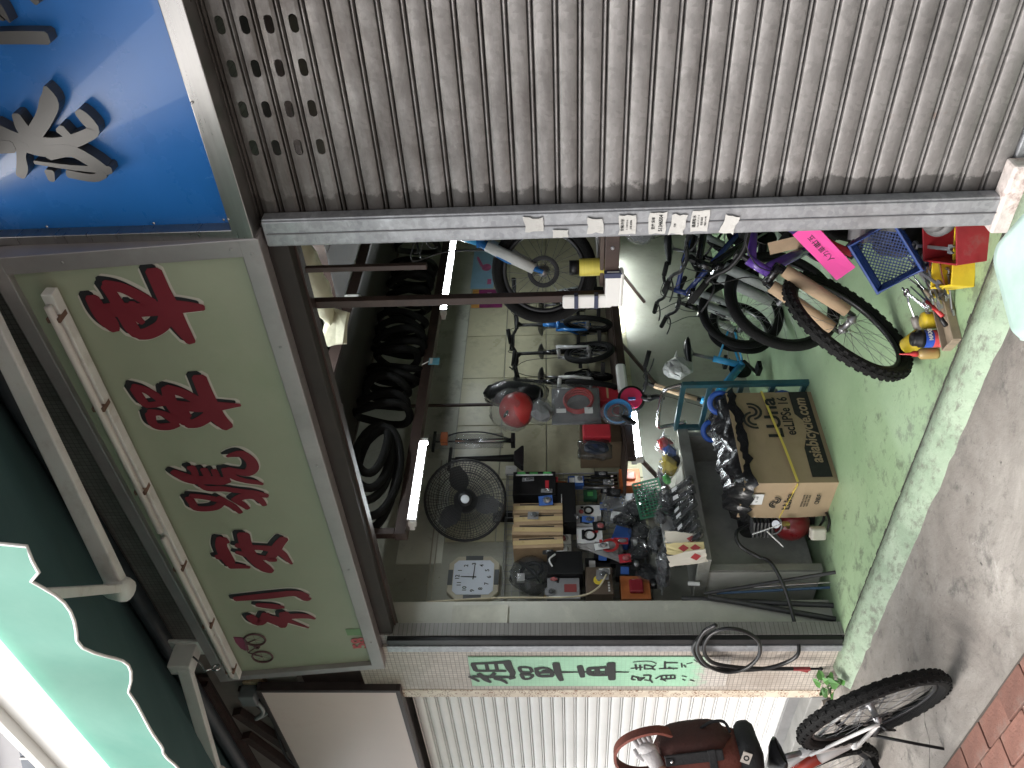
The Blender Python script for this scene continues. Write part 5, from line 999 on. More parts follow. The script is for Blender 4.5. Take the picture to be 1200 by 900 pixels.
t = thing("round_lock_hanger", "red faced round lock hanging on black strap below the shelf", "lock", (-4.19, 4.52, .82)); MB().lathe([(.098, 0), (.102, .012), (.098, .03)], (-.02, 0, .24), (.85, -.5, 0), 26).build("case", blackp, t, smooth=True); MB().lathe([(.082, 0), (.08, .006)], (.0065, -.015, .24), (.85, -.5, 0), 26).build("face", M("lock_red", (.52, .03, .09), .35, var=.1), t); MB().box((.013, -.016, .24), (.004, .05, .055)).build("emblem", blu, t); MB().tube(smoothline([(0, 0, .16), (.0, -.02, .12), (.01, -.01, .06), (.01, -.03, .0)], 4), [.03, .028, .027, .026, .026, .024, .022, .02, .018, .016, .014, .012, .012], 8).build("strap", blackp, t, smooth=True); MB().box((.03, -.03, .115), (.012, .03, .03)).build("buckle", chrome, t)
t = thing("red_packet", "shiny red packet in a clear bag hanging below the cable lock", "packet", (-4.24, 4.14, 1.22)); MB().box((0, .06, .11), (.07, .13, .20)).build("packet", red_c, t, bevel=.01); MB().box((0, -.10, .13), (.06, .14, .22)).build("bag", bagd, t, sub=2, crumple=.014, smooth=True); MB().ball((0, -.08, .12), (.03, .06, .09)).build("dark_item", M("bag_navy", (.02, .03, .07), .3, var=.5, scale=20), t, crumple=.008)
t = goods("red_shelf_box", "row of red cartons on the near end of wall shelf", "carton", 4.64, 1.14, .17, .2, .35, red_c); t.location.x = -4.60; panel(t, "tape", -.06, .06, .08, .095, .35, ctape)
t = goods("brown_shelf_box", "dark brown carton under hanging locks on the wall shelf", "carton", 4.38, 1.142, .26, .30, .28, M("dim_card", (.16, .115, .07), .7, var=.2)); t.location.x = -4.66; panel(t, "flap", -.12, .12, .24, .28, .28, card_k)
# floor pumps hung on the wall
t = thing("floor_pump", "silver floor pump in clear wrap hung above the fan", "pump", (-4.40, 4.30, 1.95)); MB().cyl((0, 0, 0), (.0, -.0, .42), .019, n=12).build("barrel", chrome, t, smooth=True); MB().cyl((0, 0, .42), (0, 0, .58), .007, n=8).bar((0, -.10, .58), (0, .10, .58), .02, .022).build("handle", blackp, t); MB().box((0, 0, -.01), (.07, .09, .03)).build("foot", blackp, t); MB().box((.0, .0, .34), (.075, .08, .55)).build("wrap", bagf, t, sub=2, crumple=.006, smooth=True); MB().tube(smoothline([(.02, 0, .02), (.05, .04, .2), (.04, .05, .4), (.02, .02, .5)], 4), .006, 6).build("hose", cable_m, t, smooth=True); MB().box((.03, .0, .5), (.06, .08, .05)).build("red_label", org, t)
t = thing("floor_pump", "black floor pump with wide foot hung beside silver one", "pump", (-4.42, 4.14, 1.86)); MB().tube([(0, 0, .05), (0, 0, .3), (0, 0, .5)], [.03, .02, .016], 12).build("barrel", blackp, t, smooth=True); MB().prism([(-.10, 0), (.10, 0), (.10, .015), (.04, .07), (-.04, .07), (-.10, .015)], -.03, .03, TC).build("foot", blackp, t, bevel=.004); MB().bar((0, -.11, .54), (0, .11, .54), .022).cyl((0, 0, .5), (0, 0, .54), .007).build("handle", blackp, t)

# more goods filling the gaps on the grid
for k, (y, z, dy, dz, mt, l_) in enumerate(((3.42, 1.16, .10, .22, blk_card, "narrow black pack behind the printed bag"), (3.72, 1.0, .16, .12, blk_card, "black pack hung low behind the green mesh tray"), (3.92, 1.02, .12, .22, gry, "grey pack hung low between the tray and orange box"), (3.36, 1.27, .12, .17, blk_card, "small black pack right of the gauge box"), (3.30, 1.02, .10, .22, blk_card, "tall black pack beside the red lamp box"), (3.52, 1.02, .14, .10, gry, "flat grey pack under the printed bag"), (3.86, 1.30, .08, .2, blk_card, "thin black pack behind the clamp packs"), (4.06, 1.55, .10, .08, org, "small orange packet above the hand pumps"))):
    t = goods("hung_pack", l_, "pack", y, z, dy, dz, .05+.01*(k % 3), mt, RAD((-4, 3, 2, -2)[k % 4])); panel(t, "label", -dy*.3, dy*.3, dz*.6, dz*.85, .05+.01*(k % 3), wht if k % 2 else blu)
for k, (y, z) in enumerate(((3.62, .98), (3.80, 1.0), (3.95, .92), (3.25, .96), (3.45, .99), (3.70, 1.08))):
    bag("clear bag of dark parts hung low on the goods grid", (-4.62+.03*(k % 2), y, z), (.04, .085, .075), blackbits, "dark bags hung low on the goods grid", bagd, .1*k)

rg = random.Random(31); sm = (("white", wht), ("black", blk_card), ("red", red_c), ("grey", gry), ("blue", blu))
for i in range(46):
    nm_, mt = sm[(0, 1, 1, 2, 3, 1, 4, 0, 3, 1)[i % 10]]; y = rg.uniform(3.08, 4.22); z = rg.uniform(1.0, 1.84); w_, h_ = rg.uniform(.035, .075), rg.uniform(.05, .10)
    t = thing("carded_accessory", "small %s carded accessory hung among the goods on the grid" % nm_, "card pack", (GX+rg.uniform(.06, .19), y, z), (rg.uniform(-.15, .15), rg.uniform(-.1, .1), rg.uniform(-.35, .1)), "small %s carded accessories" % nm_)
    MB().box((0, 0, 0), (.003, w_, h_)).build("card", mt, t); MB().ball((.008, 0, -h_*.1), (.012, w_*.3, h_*.28), 8, 6).build("item", (blackp, greym, chrome, redp)[i % 4], t, crumple=.002); MB().ball((.008, 0, -h_*.1), (.016, w_*.4, h_*.36), 8, 6).build("blister", bagf, t, smooth=True)
# ---------------------------------------------------------------- bicycle carton
cb = thing("bicycle_carton", "printed brown bicycle carton with yellow strap and black plastic on top", "carton", (-3.68, 3.22, 0), RAD(-4))
card = M("carton_board", (.36, .265, .17), .8, var=.12, scale=3, bump=.12, bscale=60, dirt=(.26, .17, .10), dirt_amt=.3, dscale=3); prt = M("carton_print", (.018, .018, .018), .7, var=.5, scale=30, bump=0)
BW, BL, BH = .33, .72, .535
m = MB(); vs = []
for z in (0, .18, .36, BH):
    b = .012*sin(pi*z/BH); vs += [(-BW, -b, z), (0, 0, z), (b, BL*.35, z), (b*1.4, BL*.65, z), (0, BL, z), (-BW, BL, z)]
m.add(vs, [(r*6+j, r*6+(j+1) % 6, (r+1)*6+(j+1) % 6, (r+1)*6+j) for r in range(3) for j in range(6)]+[tuple(range(5, -1, -1))])
m.build("box", card, cb)
for a, b in (((.004, .0, BH), (.05, .10, BH-.02)), ): pass
MB().box((.004, BL/2, BH-.025), (.006, BL-.01, .05)).build("flap", card, cb); MB().box((-BW/2, -.004, BH-.025), (BW-.01, .006, .05)).build("flap", card, cb)
RX = (pi/2, 0, pi/2); RF = (pi/2, 0, 0)
MB().box((.0075, BL*.52, .085), (.0015, BL*.94, .115)).build("print_band", prt, cb)
text("asiabicycle.com", .098, card, cb, (.0125, BL*.55, .088), RX, "lettering", .0005, .002, .12, sx=.86)
text("ecLIPSe 16", .088, prt, cb, (.0185, BL*.70, .195), RX, "lettering", .0005, .0012, sx=.82)
text("LUna", .125, prt, cb, (.020, BL*.68, .285), RX, "lettering", .0005, .003, sx=1.25)
def slogo(parent, T, r, name="logo"):
    m = MB()
    for s in (1, -1):
        for rr, w in ((1.0, .22), (.62, .22)):
            p0 = []; n_ = 14
            for k in range(n_+1):
                a = pi*k/n_ if s > 0 else pi+pi*k/n_; cx = -.5*s*(1+.62)/1.0*.62
                p0.append((cx*r+r*rr*cos(a), r*rr*sin(a)))
            q0 = [( cx*r+r*(rr-w)*cos(pi*k/n_ if s > 0 else pi+pi*k/n_), r*(rr-w)*sin(pi*k/n_ if s > 0 else pi+pi*k/n_)) for k in range(n_+1)]
            k_ = n_+1; m.add([T@Vector((x, y, .0004)) for x, y in p0+q0], [(j, j+1, k_+j+1, k_+j) for j in range(n_)])
    return m.build(name, prt, parent)
slogo(cb, Matrix.Translation((.0225, BL*.70, .405))@TC@Matrix.Rotation(.2, 4, 'Z'), .072)
slogo(cb, Matrix.Translation((-BW*.52, -.012, .335))@PT@Matrix.Rotation(.2, 4, 'Z'), .036)
text("LUna", .062, prt, cb, (-BW*.5, -.0145, .262), RF, "lettering", .0005, .001, sx=1.2); text("CNS.F", .036, prt, cb, (-BW*.45, -.011, .09), RF, "lettering", .0005, .0008)
text("P5TEVIG-TA FX8\nMADE IN CHINA\nN.W. G.W. KGS", .016, prt, cb, (-BW*.48, -.0125, .16), RF, "lettering", .0005)
MB().box((-BW*.42, -.013, .445), (.10, .0015, .07)).build("label", wht, cb); text("16  A-8", .02, ink, cb, (-BW*.42, -.0145, .445), RF, "lettering", .0003)
yst = M("yellow_strap", (.72, .56, .12), .35, var=.05, bump=0)
MB().bar((-BW, -.010, .285), (.006, -.0105, .235), .002, .014, (0, -1, 0)).build("strap", yst, cb); m = MB()
pp_ = [(.0135, -.0, .235), (.024, BL*.35, .262), (.0265, BL*.65, .29), (.012, BL, .31)]
for a, b in zip(pp_, pp_[1:]): m.bar(a, b, .002, .014, (0, 0, 1))
m.build("strap", yst, cb)
# black plastic sheet over its top
bp_ = M("black_polythene", (.012, .012, .013), .22, var=.3, scale=5, bump=.7, bscale=14)
bt = thing("black_plastic_sheet", "crumpled black plastic sheet draped over the bicycle carton", "plastic sheet", (-3.68, 3.22, .535), RAD(-4)); m = MB(); vs = []; rp_ = random.Random(8); nx, ny = 12, 20
for i in range(nx+1):
    for j in range(ny+1):
        x = -BW-.06+(BW+.085)*i/nx; y = -.03+(BL+.06)*j/ny; e = min(i, nx-i, 3)/3; z = .012+.075*e*(.6+.4*sin(i*1.7+j*.9))+rp_.uniform(-.012, .012)
        if i in (0, nx) or j in (0, ny): z = -.06+rp_.uniform(-.025, .015)
        vs.append((x, y, z))
m.add(vs, [(i*(ny+1)+j, (i+1)*(ny+1)+j, (i+1)*(ny+1)+j+1, i*(ny+1)+j+1) for i in range(nx) for j in range(ny)]).build("sheet", bp_, bt, smooth=True)
# ---------------------------------------------------------------- platform trolley stood on end
tr = thing("platform_trolley", "teal platform trolley with blue wheels stood on end behind the carton", "trolley", (-3.86, 4.06, 0), RAD(-12)); teal = M("teal_paint", (.022, .085, .105), .4, var=.3, scale=8, dirt=(.12, .1, .08), dirt_amt=.2); bwh = M("blue_wheel", (.03, .10, .42), .45, var=.12)
for x in (-.25, .25): MB().bar((x, 0, 0), (x, 0, .80), .03, .035).build("side_rail", teal, tr)
for z in (.02, .22, .42, .62, .79): MB().bar((-.25, 0, z), (.25, 0, z), .026, .03).build("cross_bar", teal, tr)
MB().tube(smoothline([(-.23, .03, .72), (-.23, .0, .86), (-.18, -.02, .92), (.18, -.02, .92), (.23, 0, .86), (.23, .03, .72)], 5), .014, 8).build("push_handle", chrome, tr, smooth=True)
for x, z in ((-.16, .16), (.16, .16), (-.16, .56), (.17, .56)):
    w_ = MB().torus((x, -.09, z), (.8, -.6, 0), .062, .020, 24, 9, .9).build("wheel", bwh, tr, smooth=True); MB().lathe([(.05, -.018), (.05, .018), (.02, .024), (0, .024)], (x, -.09, z), (.8, -.6, 0), 16).build("hub", blackp, w_); MB().box((x, -.03, z+.03), (.06, .06, .012)).bar((x, -.03, z+.03), (x+.02, -.09, z), .012, .04).build("fork", greym, w_)
# ---------------------------------------------------------------- air compressor under the bench
ac = thing("air_compressor", "red tank air compressor with black motor under the workbench", "compressor", (-4.16, 3.32, 0), RAD(15)); rtank = M("red_tank", (.20, .016, .020), .3, var=.15, scale=4, coat=.3, dirt=(.07, .02, .02), dirt_amt=.2)
MB().lathe([(0, -.19), (.06, -.18), (.10, -.15), (.115, -.10), (.115, .12), (.10, .17), (.05, .20), (0, .21)], (0, .1, .165), (.15, 1, 0), 24).build("tank", rtank, ac, smooth=True)
MB().tube([(0, .0, .27), (0, 0, .33)], [.05, .07], 14).lathe([(.075, -.10), (.08, -.08), (.08, .08), (.06, .11), (0, .115)], (-.04, .1, .40), (.3, 1, 0), 18).build("motor", blackp, ac, smooth=True)
m = MB()
for k in range(6): m.box((.02, -.06+.0*k, .31+.022*k), (.11, .10, .010))
m.build("cylinder_fins", greym, ac); MB().torus((.03, -.07, .30), (.5, -1, .1), .055, .007, 20, 6).build("belt_guard", greym, ac, smooth=True)
for x in (-.09, .09): MB().box((x, -.02, .03), (.03, .05, .06)).build("foot", blackp, ac)
MB().cyl((.05, -.12, .22), (.11, -.17, .24), .012).cyl((.11, -.17, .24), (.12, -.18, .27), .016).build("valve", M("brass2", (.45, .32, .12), .35, .9), ac); MB().lathe([(.024, 0), (.024, .012)], (.08, -.13, .30), (.6, -.8, .2), 14).build("gauge", chrome, ac)
pw = thing("power_adapter", "grubby white mains plug box beside the compressor", "plug", (-4.03, 3.13, .03), RAD(30)); MB().box((0, 0, .045), (.075, .06, .09)).build("body", M("old_white_plastic", (.50, .47, .41), .5, var=.15, dirt=(.25, .2, .15)), pw, bevel=.012); MB().tube(smoothline([(0, 0, .0), (.06, .0, -.02), (.10, .04, -.02), (.09, .09, -.02), (.03, .1, -.01), (-.02, .05, .05)], 5), .007, 6).build("cable", cable_m, pw, smooth=True)
tb = thing("steel_toolbox", "dented grey metal case on the floor behind the carton", "case", (-4.05, 3.55, 0), .2); MB().box((-.12, .0, .30), (.16, .22, .14)).build("case", M("dark_tin", (.14, .14, .14), .4, .5, var=.3, dirt=(.05, .05, .05)), tb, bevel=.01); MB().box((-.12, 0, .115), (.22, .28, .23)).build("stand", dark_board, tb); MB().box((-.03, 0, .32), (.01, .05, .03)).build("latch", chrome, tb)
# air hose: out of the compressor, looped on the pilaster
ah = thing("air_hose", "black air hose looped on the pilaster with red blow gun", "hose", (-4.1, 3.2, 0))
hp = [(-4.14, 3.28, .44), (-4.10, 3.2, .53), (-4.13, 3.12, .52), (-4.16, 3.06, .42), (-4.14, 3.0, .36), (-4.20, 2.88, .30), (-4.30, 2.74, .26), (-4.36, 2.60, .25), (-4.40, 2.55, .26), (-4.48, 2.548, .31), (-4.535, 2.546, .40), (-4.56, 2.545, .52), (-4.55, 2.545, .66), (-4.51, 2.545, .77), (-4.42, 2.545, .83), (-4.30, 2.545, .86), (-4.16, 2.54, .82), (-4.07, 2.53, .78), (-4.06, 2.53, .765), (-4.12, 2.53, .82), (-4.27, 2.525, .845), (-4.42, 2.525, .80), (-4.52, 2.53, .72), (-4.555, 2.53, .62), (-4.50, 2.53, .53), (-4.37, 2.53, .485), (-4.22, 2.53, .51), (-4.12, 2.53, .60), (-4.10, 2.535, .70), (-4.17, 2.54, .78), (-4.32, 2.54, .80), (-4.46, 2.54, .74), (-4.525, 2.545, .60), (-4.545, 2.545, .42), (-4.545, 2.545, .26)]
MB().tube(smoothline([tuple(Vector(p)-Vector((-4.1, 3.2, 0))) for p in hp], 5), .0115, 8).build("hose", M("hose_rubber", (.012, .012, .013), .35, var=.3, scale=20), ah, smooth=True)
gun = MB().box((-.447, -.655, .21), (.018, .02, .10)).bar((-.447, -.655, .24), (-.47, -.66, .17), .010, .016); gun.build("blow_gun", M("gun_red", (.28, .035, .04), .4, var=.3, scale=40), ah, bevel=.004); MB().cyl((-.447, -.655, .16), (-.445, -.655, .105), .007).ball((-.445, -.655, .10), .012).build("nozzle", blackp, ah)
for a, b in (((.04, -.03, .36), (.02, -.13, .28)), ((-.0, -.02, .44), (.07, -.0, .27))): MB().tube([a, b], .004, 6).build("cable_tie", wht, ah)
# pipes leaning on the column
pipe_m = M("grey_pipe", (.055, .055, .057), .45, .2, var=.3, scale=10)
for k, (a, b, r, l_, mt) in enumerate((((-4.33, 2.83, .0), (-4.40, 2.93, .87), .016, "thick grey pipe leaning upright against the column", pipe_m), ((-4.36, 2.755, .0), (-4.355, 2.91, .72), .017, "thick grey pipe leaning slantwise beside the upright one", pipe_m), ((-4.14, 2.93, .0), (-4.35, 2.93, .74), .011, "thin dark square tube leaning towards the carton", pipe_m), ((-4.30, 2.935, .0), (-4.37, 2.945, .66), .008, "thin blue rod leaning with the pipes", M("blue_rod", (.06, .12, .22), .4)), ((-4.27, 2.95, .0), (-4.345, 2.965, .5), .006, "thin bright steel rod leaning with the pipes", chrome))):
    a = Vector(a); d = Vector(b)-a; o = MB().tube([(0, 0, 0), d], r, 12).build("leaning_pipe", mt, None, smooth=False); o.location = a; soften(o); tag(o, l_, "pipe")
o = MB().cyl((0, 0, 0), (.0, .005, .07), .013).build("white_nozzle", wht, None); o.location = (-4.33, 2.985, .76); tag(o, "small white plastic nozzle beside the bench corner", "nozzle")
# ---------------------------------------------------------------- clutter by the post
mesh_b = M("blue_crate", (.014, .045, .19), .4, var=.15)
def mesh_basket(label, loc, rot, L, W, H, mat, pitch, name="plastic_basket", diag=False):
    t = thing(name, label, "basket", loc, rot); m = MB(); th = .004
    def side(o, ex, ey, w, h):
        o = Vector(o); ex = Vector(ex); ey = Vector(ey)
        if diag:
            n_ = int((w+h)/pitch)
            for k in range(1, n_):
                s = k*pitch; p = (min(s, w), max(0, s-w)); q = (max(0, s-h), min(s, h)); m.bar(o+ex*p[0]+ey*p[1], o+ex*q[0]+ey*q[1], th, th*1.2, ex.cross(ey))
                m.bar(o+ex*(w-p[0])+ey*p[1], o+ex*(w-q[0])+ey*q[1], th, th, ex.cross(ey))
        else:
            for k in range(int(w/pitch)+1): m.bar(o+ex*(k*pitch), o+ex*(k*pitch)+ey*h, th, th*1.5, ex.cross(ey))
            for k in range(int(h/(pitch*1.6))+1): m.bar(o+ey*(k*pitch*1.6), o+ey*(k*pitch*1.6)+ex*w, th, th*1.5, ex.cross(ey))
    l, w = L/2, W/2
    side((-l, -w, 0), (1, 0, 0), (0, 0, 1), L, H); side((-l, w, 0), (1, 0, 0), (0, 0, 1), L, H); side((-l, -w, 0), (0, 1, 0), (0, 0, 1), W, H); side((l, -w, 0), (0, 1, 0), (0, 0, 1), W, H); side((-l, -w, 0), (1, 0, 0), (0, 1, 0), L, W)
    b = m.build("lattice", mat, t); b["kind"] = "stuff"
    MB().tube([(-l, -w, H), (l, -w, H), (l, w, H), (-l, w, H)], .009, 6, closed=True).build("rim", mat, t); MB().tube([(-l, -w, 0), (l, -w, 0), (l, w, 0), (-l, w, 0)], .007, 6, closed=True).build("base_rim", mat, t)
    for x in (-l, l):
        for y in (-w, w): MB().bar((x, y, 0), (x, y, H), .013).build("corner", mat, t)
    return t
mesh_basket("blue plastic lattice basket tipped on its side behind the tools", (-1.955, 2.965, .225), (RAD(62), RAD(-30), RAD(40)), .22, .18, .17, mesh_b, .017, diag=True)
mesh_basket("red plastic basket standing behind the blue basket by the post", (-1.79, 3.17, .30), (RAD(20), RAD(15), RAD(35)), .22, .16, .14, redp, .026)
for l_, lc in (("stack of folded cartons under the baskets behind tools", (-1.88, 3.14, 0)), ):
    t = thing("carton_stack", l_, "cartons", lc, .5); MB().box((0, 0, .10), (.30, .24, .20)).build("carton", blk_card, t, bevel=.004); MB().box((.02, .01, .26), (.26, .2, .11)).build("carton", gry, t, bevel=.004)
# open red tool tray, yellow tray
rtb = thing("red_tool_tray", "open red metal tool tray on the floor at the post", "tool tray", (-1.70, 2.83, 0), (RAD(8), RAD(-6), RAD(28))); rmt = M("red_metal", (.30, .022, .03), .4, .2, var=.2, scale=8, dirt=(.18, .10, .09), dirt_amt=.4, dscale=8)
for c, d in (((0, 0, .006), (.34, .22, .010)), ((0, -.108, .075), (.34, .008, .15)), ((0, .108, .075), (.34, .008, .15)), ((-.168, 0, .075), (.008, .21, .15)), ((.168, 0, .075), (.008, .21, .15))): MB().box(c, d).build("sheet_side", rmt, rtb, bevel=.002)
t = thing("tube_roll", "rolled grey inner tube lying in the red tool tray", "inner tube", (-1.73, 2.85, .10), (.5, .2, .5)); MB().torus((0, 0, .03), (0, 0, 1), .055, .022, 22, 8).torus((0, .0, .06), (0, .1, 1), .045, .02, 22, 8).build("roll", M("grey_tube", (.11, .11, .11), .55, var=.25), t, smooth=True)
ytm = M("yellow_plastic", (.68, .50, .03), .4, var=.12, scale=6, dirt=(.3, .2, .03), dirt_amt=.3)
yt = thing("yellow_tool_tray", "yellow plastic tool tray in front of the red tray", "tool tray", (-1.87, 2.80, 0), (RAD(5), RAD(4), RAD(40)))
for c, d in (((0, 0, .006), (.26, .15, .010)), ((0, -.073, .045), (.26, .007, .09)), ((0, .073, .045), (.26, .007, .09)), ((-.127, 0, .045), (.007, .14, .09)), ((.127, 0, .045), (.007, .14, .09)), ((.127, -.05, .05), (.012, .03, .095))): MB().box(c, d).build("side", ytm, yt, bevel=.002)
def spanner(label, loc, rot, L=.22, mat=chrome):
    t = thing("spanner", label, "spanner", loc, rot); MB().bar((0, 0, .006), (L, 0, .006), .014, .006).build("shank", mat, t, bevel=.002)
    MB().torus((L+.012, 0, .006), (0, 0, 1), .014, .006, 16, 6).build("ring_end", mat, t, smooth=True); MB().prism([(0, -.016), (-.02, -.018), (-.036, -.012), (-.022, -.007), (-.012, 0), (-.022, .007), (-.036, .012), (-.02, .018), (0, .016)], .002, .010).build("open_end", mat, t)
rsp = random.Random(4)
spanner("long chrome spanner across the yellow tray", (-1.93, 2.84, .105), (0, RAD(8), RAD(55)), .2); spanner("chrome ratchet spanner leaning on the yellow tray", (-1.80, 2.74, .10), (0, RAD(-12), RAD(118)), .19, greym)
for i in range(9):
    spanner("steel spanner in the heap of tools beside the yellow tray", (-2.03+rsp.uniform(-.09, .07), 2.78+rsp.uniform(-.06, .06), .008+.011*i), (rsp.uniform(-.1, .1), rsp.uniform(-.2, .05), rsp.uniform(.4, 2.6)), rsp.uniform(.11, .19), rsp.choice((chrome, greym, greym))); bpy.context.scene.collection.objects[-1]
for o in [o for o in COL.objects if o.get("label", "").startswith("steel spanner in the heap")]: o["group"] = "spanners heaped beside the yellow tray"
woodt = M("tool_wood", (.26, .21, .15), .7, var=.25, scale=9, stretch=(1, 5, 1), dirt=(.14, .11, .08), dirt_amt=.4)
t = thing("wooden_tool_tray", "long narrow wooden tray holding hand tools on the floor", "tray", (-2.13, 2.76, 0), RAD(66))
for c, d in (((0, 0, .006), (.28, .10, .010)), ((0, -.05, .018), (.28, .008, .036)), ((0, .05, .018), (.28, .008, .036)), ((-.138, 0, .018), (.008, .09, .036)), ((.138, 0, .018), (.008, .09, .036))): MB().box(c, d).build("board", woodt, t, bevel=.002)
for k in range(5):
    t = thing("hand_tool", ("black handled pliers in the wooden tray", "screwdriver with red collar in the wooden tray", "thin steel file lying across the wooden tray", "black allen key holder in the wooden tray", "dark punch sticking up from the wooden tray")[k], "hand tool", (-2.14+.02*k, 2.70+.035*k, .03+.006*k), (rsp.uniform(-.2, .2), rsp.uniform(-.5, -.1), rsp.uniform(.8, 1.6)))
    MB().cyl((0, 0, 0), (.10, 0, 0), .010, .008, 8).build("handle", (blackp, redp, woodt, blackp, greym)[k], t, smooth=True); MB().cyl((.10, 0, 0), (.2, 0, 0), .004, .003, 6).build("shaft", chrome, t)
t = thing("tyre_lever_driver", "clear handled screwdriver with red collar leaning on the wheel", "screwdriver", (-2.33, 2.86, .02), (0, RAD(-24), RAD(28))); MB().lathe([(.012, 0), (.019, .01), (.019, .08), (.016, .10)], (0, 0, 0), (1, 0, 0), 10).build("handle", M("smoky_plastic", (.32, .29, .26), .25, bump=.05), t, smooth=True); MB().lathe([(.021, 0), (.021, .02)], (-.005, 0, 0), (1, 0, 0), 10).build("collar", redp, t); MB().tube([(.10, 0, 0), (.17, 0, 0), (.20, .01, -.012), (.23, .04, -.01)], .005, 6).build("shaft", chrome, t)
# tins and bottles at the front
t = thing("grease_tin", "open yellow grease tin lying on its side by the wheel", "tin", (-2.30, 2.83, .042), (0, 0, RAD(20))); MB().lathe([(.036, 0), (.040, .004), (.040, .085), (.036, .09)], (0, 0, 0), (-.75, .6, .35), 18, False).build("can", ytm, t, smooth=True); MB().lathe([(.037, .0), (0, .001)], (-.056, .045, .027), (-.75, .6, .35), 18, False).build("grease", M("grease", (.55, .45, .12), .3, var=.3, scale=30), t)
t = thing("adhesive_can", "small can with blue and red label on the green floor", "can", (-2.235, 2.735, 0), RAD(20)); bl_, rd_ = M("label_blue", (.02, .07, .38), .4, var=.2, scale=30, bump=0), M("label_red", (.52, .06, .07), .4, var=.3, scale=40, bump=0)
MB().lathe([(.034, 0), (.037, .004), (.037, .03)], n=18).build("base", rd_, t, smooth=True); MB().lathe([(.0372, .03), (.0372, .075)], n=18, capped=False).build("label", rd_, t, smooth=True); MB().lathe([(.0374, .05), (.0374, .085)], n=18, capped=False).build("label_band", bl_, t, smooth=True); MB().lathe([(.037, .085), (.037, .10), (.03, .106), (.03, .125), (.026, .13), (0, .13)], n=18).build("cap", blackp, t, smooth=True); text("MAXI", .022, wht, t, (.028, -.027, .067), (pi/2, 0, RAD(45)), "lettering", .0003, .001)
t = thing("glue_bottle", "glue bottle with red pointed nozzle standing by the tins", "bottle", (-2.315, 2.735, 0)); MB().lathe([(.022, 0), (.024, .01), (.024, .07), (.012, .085)], n=14).build("bottle", M("amber_plastic", (.32, .22, .08), .3, bump=.02), t, smooth=True); MB().lathe([(.013, .083), (.013, .10), (.006, .115), (.002, .16)], n=12).build("nozzle", redp, t, smooth=True)
t = thing("grease_tin", "yellow tin standing behind the labelled can", "tin", (-2.20, 2.815, 0)); MB().lathe([(.036, 0), (.036, .06), (.032, .07)], n=18).build("can", ytm, t, smooth=True)
# pink ticket, red U-lock, brown card, dark rags
t = thing("pink_ticket", "bright pink paper ticket with handwriting tied to a bicycle", "ticket", (-2.03, 3.10, .435), (RAD(-8), RAD(-45), RAD(10))); pnk = M("pink_paper", (.85, .08, .36), .6, var=.05, bump=.05)
MB().box((0, 0, 0), (.31, .003, .095)).build("paper", pnk, t, sub=2, crumple=.0012); MB().tube([(.15, 0, .0), (.2, .05, .06), (.22, .12, .1)], .0015, 5).build("string", wht, t)
for k, (s_, x) in enumerate((("人力", -.03), ("單車", .03), ("廿五", .075))): text(s_, .03, ink, t, (x, -.003, .0), (pi/2, 0, 0), "handwriting", .0003)
t = thing("red_lock", "red plastic coated bicycle lock hanging near the baskets", "lock", (-1.99, 3.22, .36), (RAD(10), RAD(25), RAD(30))); MB().tube(smoothline([(-.07, 0, -.12), (-.07, 0, .0), (-.05, 0, .06), (0, 0, .085), (.05, 0, .06), (.07, 0, 0), (.065, 0, -.04)], 4), .017, 9).build("shackle", M("red_rubber", (.60, .05, .07), .4), t, smooth=True); MB().box((-.0, 0, -.12), (.16, .035, .03)).build("bar", blackp, t, bevel=.008)
for k, (lc, sz) in enumerate((((-1.78, 2.98, .16), (.12, .08, .16)), ((-2.08, 3.22, .0), (.09, .08, .16)), ((-2.02, 3.0, .0), (.10, .09, .07)))):
    t = thing("dark_rag", ("crumpled grey rag hanging between the red basket and tray", "black rubber bag slumped beside the blue basket", "oily dark cloth heaped under the blue basket")[k], "rag", lc); MB().ball((0, 0, sz[2]/2), tuple(v*.6 for v in sz), 12, 9).build("cloth", M("rag_grey", (.10, .10, .10), .8, var=.4, scale=9, bump=.5) if k == 0 else M("oily_black", (.018, .018, .019), .6, var=.4, scale=9, bump=.5), t, crumple=.014)
t = thing("card_sleeve", "loose brown card sleeve on the fork of the purple bike", "card", (-2.26, 3.52, .46), (RAD(20), RAD(50), RAD(-40))); MB().box((0, 0, 0), (.20, .06, .004)).build("card", kraft, t)
yr = thing("tape_roll_stack", "stack of yellow tape rolls hanging on the doorway rack", "tape rolls", (-1.885, 2.81, 1.405)); MB().lathe([(.034, 0), (.036, .004), (.036, .095), (.034, .10)], n=20).build("rolls", M("yellow_tape", (.70, .60, .10), .35, var=.15, scale=3, stretch=(.2, .2, 60), bump=.3), yr, smooth=True); MB().lathe([(.03, .10), (.03, .14)], n=16).build("core", blackp, yr, smooth=True)
t = thing("black_pannier", "black bag resting on the blue bicycle above the rack", "bag", (-1.68, 3.12, 1.50)); MB().box((0, 0, .11), (.24, .14, .20)).build("bag", M("pannier_black", (.012, .012, .013), .7, var=.3, bump=.3), t, bevel=.03, sub=1, crumple=.006)
bag("clear bag of bright fittings hanging on the black handlebars", (-3.05, 4.95, .92), (.08, .08, .09), gry)
bag("white carrier bag tied to the sky blue folding bicycle", (-4.0, 4.62, .62), (.07, .09, .10), gry, fm=film("white_film", (.55, .56, .54), .2, .3))
